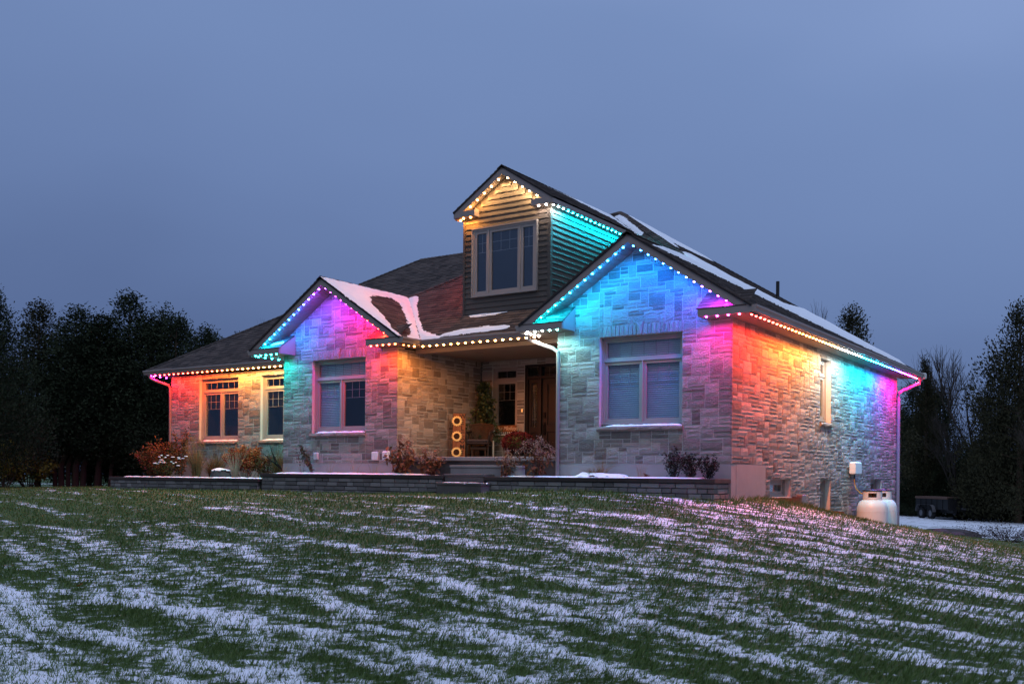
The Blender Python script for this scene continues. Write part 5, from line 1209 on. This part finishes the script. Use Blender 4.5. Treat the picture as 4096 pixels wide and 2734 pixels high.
# mum in a pot
mp_ = thing('potted_mum', 'big round dark red mum in a black pot at the top of the steps', 'potted plant', (-6.12, 1.95, .152))
mb = MB(); mb.lathe((-6.12, 1.95, .152), [(.001, 0), (.13, 0), (.17, .20), (.18, .21), (.001, .20)], 20); mb.build('pot', M['black'], mp_)
n_ = 2600; d = rdir(n_, .25); rr = (.82 + .2 * np.random.rand(n_))[:, None]; P = np.array([-6.12, 1.95, .52]) + d * rr * np.array([.40, .36, .26])
place('blossoms', leaf_mesh('blossoms', P, d * .6 + rdir(n_) * .8, .045, .035, M['mum'], np.clip(.25 + .5 * d[:, 2] + .4 * np.random.rand(n_), 0, 1)), mp_)['kind'] = 'stuff'
mb = MB(); mb.lathe((-6.12, 1.95, .52), [(.001, -.2), (.28, -.12), (.33, 0), (.26, .14), (.001, .2)], 16); mb.build('foliage', M['olive'], mp_)
mb = MB(); mb.box(-4.72, -4.22, 1.5, 1.9, .153, .29, bev=.02); bx_ = thing('woven_basket', 'low straw basket near the front door', 'basket', (-4.45, 1.7, .152)); mb.build('basket_body', M['straw'], bx_)

# ------------------------------------------------------------------ propane tanks, hose
def tank(label, x, y, z, h=1.04, r=.375):
    th = thing('propane_tank', label, 'propane tank', (x, y, z), 'white propane tanks')
    mb = MB(); mb.lathe((x, y, z), [(.30, 0), (.30, .05), (r * .96, .10), (r, .18), (r, h - .34), (r * .985, h - .25), (r * .90, h - .15), (r * .70, h - .07), (r * .50, h - .035), (.001, h - .03)], 40); mb.build('body', M['white'], th, smooth=True)
    mb = MB(); mb.lathe((x, y, z), [(r * 1.003, h - .355), (r * 1.012, h - .35), (r * 1.003, h - .345)], 40); mb.build('weld', M['white'], th)
    # collar with a hand hole
    mb = MB(); rc = .235; c0, c1 = h - .05, h + .17; n_ = 36
    for k in range(n_):
        a0, a1 = 2 * math.pi * k / n_, 2 * math.pi * (k + 1) / n_; am = math.degrees((a0 + a1) / 2) % 360
        gaps = [(c0, c1)]
        if 258 < am < 312: gaps = [(c0, c0 + .055), (c1 - .06, c1)]
        for g0, g1 in gaps:
            vs = [(x + q * math.cos(a), y + q * math.sin(a), z + w_) for q in (rc, rc - .008) for a, w_ in ((a0, g0), (a1, g0), (a1, g1), (a0, g1))]
            mb.add(vs, [(0, 1, 2, 3), (7, 6, 5, 4), (3, 2, 6, 7), (0, 4, 5, 1)])
    mb.build('collar', M['white'], th)
    mb = MB(); mb.lathe((x, y, z), [(rc + .012, c1 - .012), (rc + .016, c1 + .006), (rc + .002, c1 + .02), (.06, c1 + .035), (.001, c1 + .036)], 30); mb.build('lid', M['black'], th, smooth=True)
    mb = MB(); mb.tube([(x, y, z + h - .03), (x, y, z + h + .10)], .03, 8); mb.tube([(x, y, z + h + .06), (x + .06, y - .16, z + h + .06)], .012, 6); mb.build('valve', M['copper'], th)
    return th
tank('nearer white propane tank, yellow hose going into its collar', .55, 8.15, -1.77)
tank('farther white propane tank, half hidden behind the nearer one', .56, 9.08, -1.77)
mb = MB(); mb.tube([(.1, 8.15, -.26), (.11, 8.14, -.40), (.16, 8.10, -.52), (.26, 8.10, -.62), (.42, 8.10, -.68), (.55, 8.0, -.66)], .011, 8)
tag(mb.build('gas_hose', M['hose'], None), 'thin yellow gas hose from the white wall box to the tank', 'hose')

# ------------------------------------------------------------------ dump trailer in the snowy yard
def trailer():
    loc = (-4.2, 44.4, float(gz(np.array([-4.2]), np.array([44.4]), False)[0]) - .02); th = thing('dump_trailer', 'black tandem axle dump trailer with brown tarp in the snowy yard', 'trailer', loc)
    v = Vector((-4.2 - CAM.x, 44.4 - CAM.y, 0)).normalized(); rt = Vector((v.y, -v.x, 0)); ph = R(58)
    sd = (-rt * math.cos(ph) + v * math.sin(ph)); en = (rt * math.sin(ph) + v * math.cos(ph)) ; O = Vector(loc); Zv = Vector((0, 0, 1)); Lh, Wd = 3.5, 2.1
    def ob(nm, mat, *boxes):
        mb = MB()
        for bx in boxes: mb.obox(O, sd, en, Zv, *bx)
        return mb.build(nm, M[mat], th)
    ob('side_wall', 'black', (0, Lh, 0, .05, .62, 1.22)); ob('side_wall', 'black', (0, Lh, Wd - .05, Wd, .62, 1.22)); ob('tailgate', 'black', (0, .05, .05, Wd - .05, .62, 1.24)); ob('front_panel', 'black', (Lh - .05, Lh, .05, Wd - .05, .62, 1.22))
    ob('floor', 'black', (.05, Lh - .05, .05, Wd - .05, .60, .66)); ob('chassis', 'black', (0, Lh, .3, .42, .42, .60), (0, Lh, Wd - .42, Wd - .3, .42, .60))
    [ob('post', 'black', (k * .58 + .02, k * .58 + .09, -.03, 0, .58, 1.22)) for k in range(6)]; ob('tarp', 'tarp', (.1, Lh, -.04, Wd * .5, 1.225, 1.36)); ob('rail', 'black', (-.03, .06, 0, Wd + .25, 1.24, 1.30))
    ob('gate_bar', 'black', (-.03, 0, .4, .5, .4, 1.24), (-.03, 0, 1.5, 1.6, .0, 1.24)); ob('licence_plate', 'rim', (-.045, -.03, .8, 1.3, .62, .74)); ob('jack', 'black', (-.3, -.2, Wd - .3, Wd - .2, .0, .7))
    for yy in (.0, Wd - .02):
        for xx in (1.75, 2.75):
            c = O + sd * xx + en * (yy - (.12 if yy < 1 else -.02)) + Zv * .36; mb = MB(); n_ = 20; ring = []
            for rr, ww in ((.20, 0), (.33, 0), (.36, .04), (.36, .18), (.33, .22), (.20, .22)): ring.append([c + (sd * math.cos(2 * math.pi * k / n_) + Zv * math.sin(2 * math.pi * k / n_)) * rr + en * ww for k in range(n_)])
            vs = [q for r_ in ring for q in r_]; fs = [(i * n_ + k, i * n_ + (k + 1) % n_, (i + 1) % 6 * n_ + (k + 1) % n_, (i + 1) % 6 * n_ + k) for i in range(6) for k in range(n_)]
            mb.add(vs, fs); w_ = mb.build('wheel', M['tyre'], th, smooth=True)
            mb = MB(); mb.prism([c + en * .03 + (sd * math.cos(2 * math.pi * k / 16) + Zv * math.sin(2 * math.pi * k / 16)) * .20 for k in range(16)], en * .12); mb.build('rim', M['rim'], w_)
    mb = MB(); pr_ = []
    for k in range(13): a = math.pi * k / 12; pr_.append((2.25 - .95 * math.cos(a), .45 + .42 * min(1, math.sin(a) * 1.6)))
    vs = [O + sd * a + Zv * b + en * e for e in (-.22, .02) for a, b in pr_]; mb.add(vs, [(k, k + 1, 14 + k, 13 + k) for k in range(12)]); mb.build('fender', M['rim'], th)
trailer()
# yard litter: a flat boulder, debris by the downspout
def boulder(label, x, y, z, rx, ry, rz, rotz=0, mat='rock'):
    mb = MB(); mb.lathe((0, 0, 0), [(.001, -.3), (.9, -.3), (1, .1), (.9, .6), (.6, .9), (.001, 1)], 12)
    vs = []
    for px_, py_, pz_ in mb.v:
        k = 1 + .3 * (float(hash2(round(px_, 2) * 3, round(pz_ + py_, 2) * 5, 4)) - .5); q = Matrix.Rotation(rotz, 3, 'Z') @ Vector((px_ * rx * k, py_ * ry * k, pz_ * rz)); vs.append((x + q.x, y + q.y, z + q.z))
    mb.v = vs; return tag(mb.build('rock', M[mat]), label, 'rock')
boulder('long flat dark boulder behind the crest of the lawn', -.35, 22.6, -2.45, 1.15, .5, .34, R(20))
boulder('small dark stone beside the far downspout', .9, 14.9, -1.92, .25, .18, .14)
boulder('lump of dark debris next to the small stone', 1.3, 15.3, -1.97, .22, .22, .09)
shrub('weed_clump', 'dark leafless weeds at the right edge of the yard', 'weeds', (2.0, 20.5, -2.45), 1.5, 1.0, .62, 60, 'deadplant', 'deadplant', 600, (.07, .03), droop=.3)
shrub('weed_clump', 'thin dark weeds farther back in the snowy yard', 'weeds', (1.0, 27.5, -2.7), 2.2, 1.2, .6, 60, 'deadplant', 'deadplant', 400, (.08, .03), droop=.3)
shrub('weed_clump', 'low dark weeds by the trailer tongue', 'weeds', (-.9, 34.0, -2.85), 2.2, 1.0, .4, 40, 'deadplant', 'deadplant', 300, (.08, .03), droop=.3)
for x, y, lab in ((2.75, -4.6, 'curled orange leaf on the lawn in front of the side wall'), (-3.4, -11.2, 'small orange leaf in the near left lawn'), (-1.9, -2.6, 'brown leaf on the lawn before the right retaining wall')):
    z = float(gz(np.array([x]), np.array([y]))[0]) + .04; mb = MB(); mb.add([(x - .05, y, z), (x, y - .03, z + .02), (x + .06, y + .01, z + .05), (x + .01, y + .04, z + .03), (x, y, z + .01)], [(0, 1, 4), (1, 2, 4), (2, 3, 4), (3, 0, 4)]); tag(mb.build('fallen_leaf', M['leaf_orange']), lab, 'leaf')

# ------------------------------------------------------------------ trees
def cedar_crown(seed, nclump=460, per=80, wide=.24, leaders=2, size=.0125):
    rs = np.random.RandomState(seed); P = []; D = []; tn = []; lead = [(0, 0, 1.0)] + [(rs.uniform(-.13, .13), rs.uniform(-.13, .13), rs.uniform(.72, .94)) for _ in range(leaders)]
    ph = rs.rand(6) * 6.28
    for i in range(nclump):
        lx, ly, lh = lead[rs.choice(len(lead), p=[.5] + [.5 / leaders] * leaders)]
        t_ = .10 + .90 * rs.rand() ** 1.15; a = rs.rand() * 6.283; prof = wide * min(1, (1 - t_) ** .85 * 1.32) * (1 if t_ > .2 else .55 + t_ * 2.2)
        prof *= 1 + .30 * math.sin(3 * a + ph[0] + t_ * 7) * .6 + .18 * math.sin(7 * a + ph[1] + t_ * 19)
        r = prof * (.35 + .65 * math.sqrt(rs.rand())); c = np.array([lx * min(1, t_ * 1.6) + r * math.cos(a), ly * min(1, t_ * 1.6) + r * math.sin(a), t_ * lh])
        sg = .022 + .020 * rs.rand() * (1.1 - t_); k = max(10, int(per * (1.1 - .55 * t_)))
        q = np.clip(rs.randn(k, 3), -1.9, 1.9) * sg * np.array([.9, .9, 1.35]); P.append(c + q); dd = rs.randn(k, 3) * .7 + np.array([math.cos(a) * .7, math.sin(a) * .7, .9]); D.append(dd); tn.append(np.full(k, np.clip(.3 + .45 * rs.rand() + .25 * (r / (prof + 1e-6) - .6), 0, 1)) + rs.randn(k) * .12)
    P = np.concatenate(P); D = np.concatenate(D); tn = np.clip(np.concatenate(tn), 0, 1); D /= np.linalg.norm(D, axis=1, keepdims=True)
    n_ = len(P); rv = rs.randn(n_, 3); Sd = np.cross(D, rv); Sd /= np.linalg.norm(Sd, axis=1, keepdims=True)
    ln = (size * (.7 + .9 * rs.rand(n_)))[:, None]; wd = ln * .45
    V = np.stack([P, P + D * ln * .5 + Sd * wd * .5, P + D * ln, P + D * ln * .5 - Sd * wd * .5], 1).reshape(-1, 3)
    return V, np.arange(n_ * 4).reshape(-1, 4), tn
crowns = []
for i, (sd_, lead_, wd_) in enumerate(((1, 2, .23), (2, 3, .26), (3, 2, .19), (4, 3, .30))):
    V, Fc, tn = cedar_crown(sd_, wide=wd_, leaders=lead_)
    crowns.append([np_mesh('crown', V, Fc, M[mt_], tn) for mt_ in ('cedar', 'cedar2')])
tk = MB(); tk.tube([(0, 0, -.05), (.01, .0, .25), (-.005, .01, .6), (0, 0, .95)], [.020, .014, .008, .002], 7)
for k in range(30):
    a = k * 2.4; z = .12 + .026 * k; l = .17 * (1 - z) + .02; tk.tube([(0, 0, z), (math.cos(a) * l, math.sin(a) * l, z + .04)], [.004, .0012], 4, cap=False)
trunk_me = tk.mesh('trunk', M['bark'])
def cedar(label, x, y, h, v=0, warm=0, w=1.0, rot=None, group='cedars', lift=0.0, name='cedar_tree', zg=None):
    z = float(gz(np.array([x]), np.array([y]), False)[0]) - .1 if zg is None else zg
    th = thing(name, label, 'tree', (x, y, z), group); rz = random.random() * 6.28 if rot is None else rot
    place('trunk', trunk_me, th, (x, y, z), (0, 0, rz), (h * .9, h * .9, h)); c = place('crown', crowns[v][warm], th, (x, y, z + lift), (0, 0, rz), (h * w, h * w, h - lift)); c['kind'] = 'stuff'
    return th
GL = 'dark cedars left of the house'; GR = 'dark cedars beyond the snowy yard'
for lab, x, y, h, v, wm_, w, lift in (
    ('tall cedar cut by the left picture edge', -27.6, .9, 6.9, 3, 0, 1.0, .6), ('second row cedar near the left picture edge', -36.5, 5.6, 6.4, 0, 0, 1.2, .5),
    ('pointed cedar with brown left side, left in the row', -33.8, 6.3, 7.9, 1, 1, 1.25, .9), ('cedar with a twin top behind the orange trunks', -31.7, 6.7, 7.6, 0, 0, 1.4, 1.2),
    ('narrower cedar right of the twin topped one', -30.3, 6.9, 7.3, 2, 0, 1.6, 1.2), ('tallest shaggy cedar in the middle of the left row', -29.9, 8.0, 8.2, 1, 0, 1.3, 1.0),
    ('broad cedar right of the tallest one', -28.9, 9.0, 7.6, 3, 0, 1.15, .5), ('dense cedar behind the left corner of the house', -27.6, 8.6, 7.2, 0, 0, 1.3, .4),
    ('cedar whose right side reaches the left eave', -29.0, 11.2, 7.2, 1, 0, 1.25, .3), ('small cedar just above the left roof hip', -31.5, 13.7, 7.3, 2, 0, 1.3, .2),
    ('rounded cedar behind the left roof slope', -36.0, 19.0, 8.3, 3, 0, 1.0, .2), ('far cedar right behind the left roof slope', -36.0, 22.0, 8.2, 0, 1, 1.1, .2),
    ('back row cedar filling the gap at the far left', -42.0, 8.0, 8.0, 3, 0, 1.2, .2), ('back row cedar behind the twin topped one', -38.0, 11.5, 8.2, 1, 0, 1.3, .2), ('back row cedar behind the tallest one', -36.0, 13.5, 8.4, 3, 0, 1.2, .1),
    ('back row cedar behind the broad one', -35.0, 16.5, 8.0, 0, 0, 1.4, .1), ('low bushy cedar at the foot of the left row', -34.5, 9.5, 4.6, 3, 0, 1.7, .0), ('low bushy cedar closing the row towards the house', -27.2, 10.6, 4.8, 3, 0, 1.6, .0), ('low bushy cedar at the far left edge', -33.0, 3.0, 4.2, 3, 1, 1.6, .0)):
    cedar(lab, x, y, h, v, wm_, w, group=GL, lift=lift)
# bare trunks standing clear under the left crowns
for i, (x, y, r_, lab) in enumerate(((-31.42, 5.65, .10, 'leftmost slim trunk in the group under the cedars'), (-31.2, 5.78, .13, 'orange brown trunk second from the left under the cedars'), (-31.0, 5.95, .10, 'third slim trunk under the cedars'), (-30.72, 6.1, .15, 'thick trunk with peeling orange bark under the cedars'),
                       (-30.45, 6.25, .13, 'straight trunk touching the thick peeling one'), (-30.0, 6.6, .14, 'leaning trunk standing alone right of the trunk group'), (-29.6, 6.9, .09, 'thin trunk nearest the retaining wall'))):
    z = float(gz(np.array([x]), np.array([y]), False)[0]) - .1; mb = MB(); mb.tube([(x, y, z), (x - .1 + .04 * i, y, z + 1.0), (x + .10 - .04 * i, y + .5, z + 2.3)], [r_, r_ * .85, r_ * .5], 9, random.random())
    th = thing('tree_trunk', lab, 'tree trunk', (x, y, z), 'cedar trunks left of the house'); mb.build('trunk', M['bark'], th)
for x, y, h, lab in ((-29.6, 2.4, 1.9, 'low maple with yellow leaves at the left edge'), (-31.6, 4.6, 1.6, 'second low branchy maple with yellow brown leaves')):
    z = float(gz(np.array([x]), np.array([y]), False)[0]); shrub('young_maple', lab, 'tree', (x, y, z), 1.5, 1.0, h, 24, 'yellowleaf', 'bark', 1500, (.14, .11), droop=-.2, srad=.015, low=.35)
for lab, x, y, h, v, wm_, w in (
    ('dark cedar right behind the far downspout', -8.6, 55.5, 9.0, 0, 0, 1.3), ('cedar behind the trailer', -6.6, 53.5, 8.6, 3, 0, 1.1), ('cedar between trailer and bare trees', -4.6, 56.5, 5.2, 1, 0, 1.5),
    ('lower cedar under the bare trees', -4.4, 60.0, 5.0, 3, 0, 1.5), ('cedar left of the tall right one', -2.8, 55.0, 5.4, 0, 1, 1.6), ('tall ragged cedar at the right picture edge', -.6, 44.8, 12.2, 1, 1, .95),
    ('second tall cedar behind the one at the right edge', .8, 50.0, 12.0, 3, 0, .9), ('lower branches cedar at the right edge', -1.6, 46.5, 6.6, 3, 1, 1.2), ('cedar at the far right beyond the weeds', 2.2, 46.0, 9.0, 0, 0, 1.2),
    ('back row cedar left of the bare trees', -11.5, 64.0, 8.5, 3, 0, 1.4), ('back row cedar behind the bare trees', -7.0, 70.0, 5.6, 3, 0, 1.6), ('back row cedar to the right of the bare trees', -3.0, 68.0, 6.0, 0, 0, 1.7),
    ('back row cedar at the far right', 1.5, 60.0, 9.0, 3, 0, 1.5), ('low bushy cedar behind the trailer', -5.2, 50.5, 4.2, 3, 0, 1.8), ('low bushy cedar right of the trailer', -2.6, 50.5, 4.4, 3, 0, 1.9), ('low bushy cedar near the right edge', .2, 48.5, 4.4, 3, 1, 1.9), ('low bushy cedar left of the trailer', -7.6, 51.0, 4.2, 3, 0, 1.8)):
    cedar(lab, x, y, h, v, wm_, w, group=GR, lift=-.3)
cedar('ragged tree top showing above the far end of the roof', -6.1, 30.8, 10.3, 1, 1, .95, group=None, lift=1.5)
cedar('tip of a small tree just above the end of the right eave', -6.6, 50.0, 10.2, 2, 1, .6, group=None, lift=1)
def bare_tree(label, x, y, h, seed, spread=.5, group=None, thick=.018, depth=5, zg=None):
    rs = random.Random(seed); z = float(gz(np.array([x]), np.array([y]), False)[0]) - .1 if zg is None else zg; th = thing('bare_tree', label, 'tree', (x, y, z), group); tr = MB(); br = MB()
    def grow(p, d, l, r, lv):
        q = p; pts = [p]; rad = [r]
        for k in range(3):
            d = (d + Vector((rs.gauss(0, .10), rs.gauss(0, .10), .05))).normalized(); q = q + d * l / 3; pts.append(q); rad.append(r * (1 - .16 * (k + 1)))
        (tr if lv == 0 else br).tube(pts, rad, 6 if lv < 2 else 4 if lv < 3 else 3, rs.random(), cap=False)
        if lv >= depth: return
        for k in range(3 if lv < 4 else 2):
            a = rs.random() * 6.283; t_ = rs.uniform(.3, 1.0); i_ = min(2, int(t_ * 3)); s_ = pts[i_].lerp(pts[i_ + 1], t_ * 3 - i_); nd = (d + Vector((math.cos(a), math.sin(a), .25)) * spread * rs.uniform(.7, 1.3)).normalized()
            grow(s_, nd, l * rs.uniform(.55, .75), r * .48, lv + 1)
        grow(q, d, l * .62, r * .6, lv + 1)
    grow(Vector((x, y, z)), Vector((0, 0, 1)), h * .42, h * thick, 0); tr.build('trunk', M['twig'], th); br.build('branches', M['twig'], th)['kind'] = 'stuff'
GB = 'bare trees beyond the snowy yard'
bare_tree('taller bare tree left of the ragged right cedar', -5.6, 52.5, 11.6, 3, .42, GB); bare_tree('bare tree with a forked top next to the taller one', -4.3, 55.0, 11.6, 8, .45, GB)
bare_tree('spreading bare tree half behind the ragged right cedar', -3.2, 50.5, 9.4, 5, .62, GB); bare_tree('thin bare sapling between the bare trees', -4.0, 47.0, 6.6, 12, .5, GB)
bare_tree('slim bare tree behind the left roof slope', -33.5, 17.5, 9.3, 21, .28, 'bare tops left of the roof', .010); bare_tree('second slim bare tree over the left roof slope', -32.8, 18.4, 8.9, 22, .28, 'bare tops left of the roof', .010); bare_tree('bare twiggy top at the left roof slope', -35.0, 16.0, 8.4, 23, .3, 'bare tops left of the roof', .010)
bare_tree('bare twigs over the right roof, left of the ragged tree top', -7.0, 28.5, 10.2, 31, .3, None, .010)
bare_tree('bare trunk with few branches at the right picture edge', 1.4, 42.5, 6.5, 33, .5, None, .010)
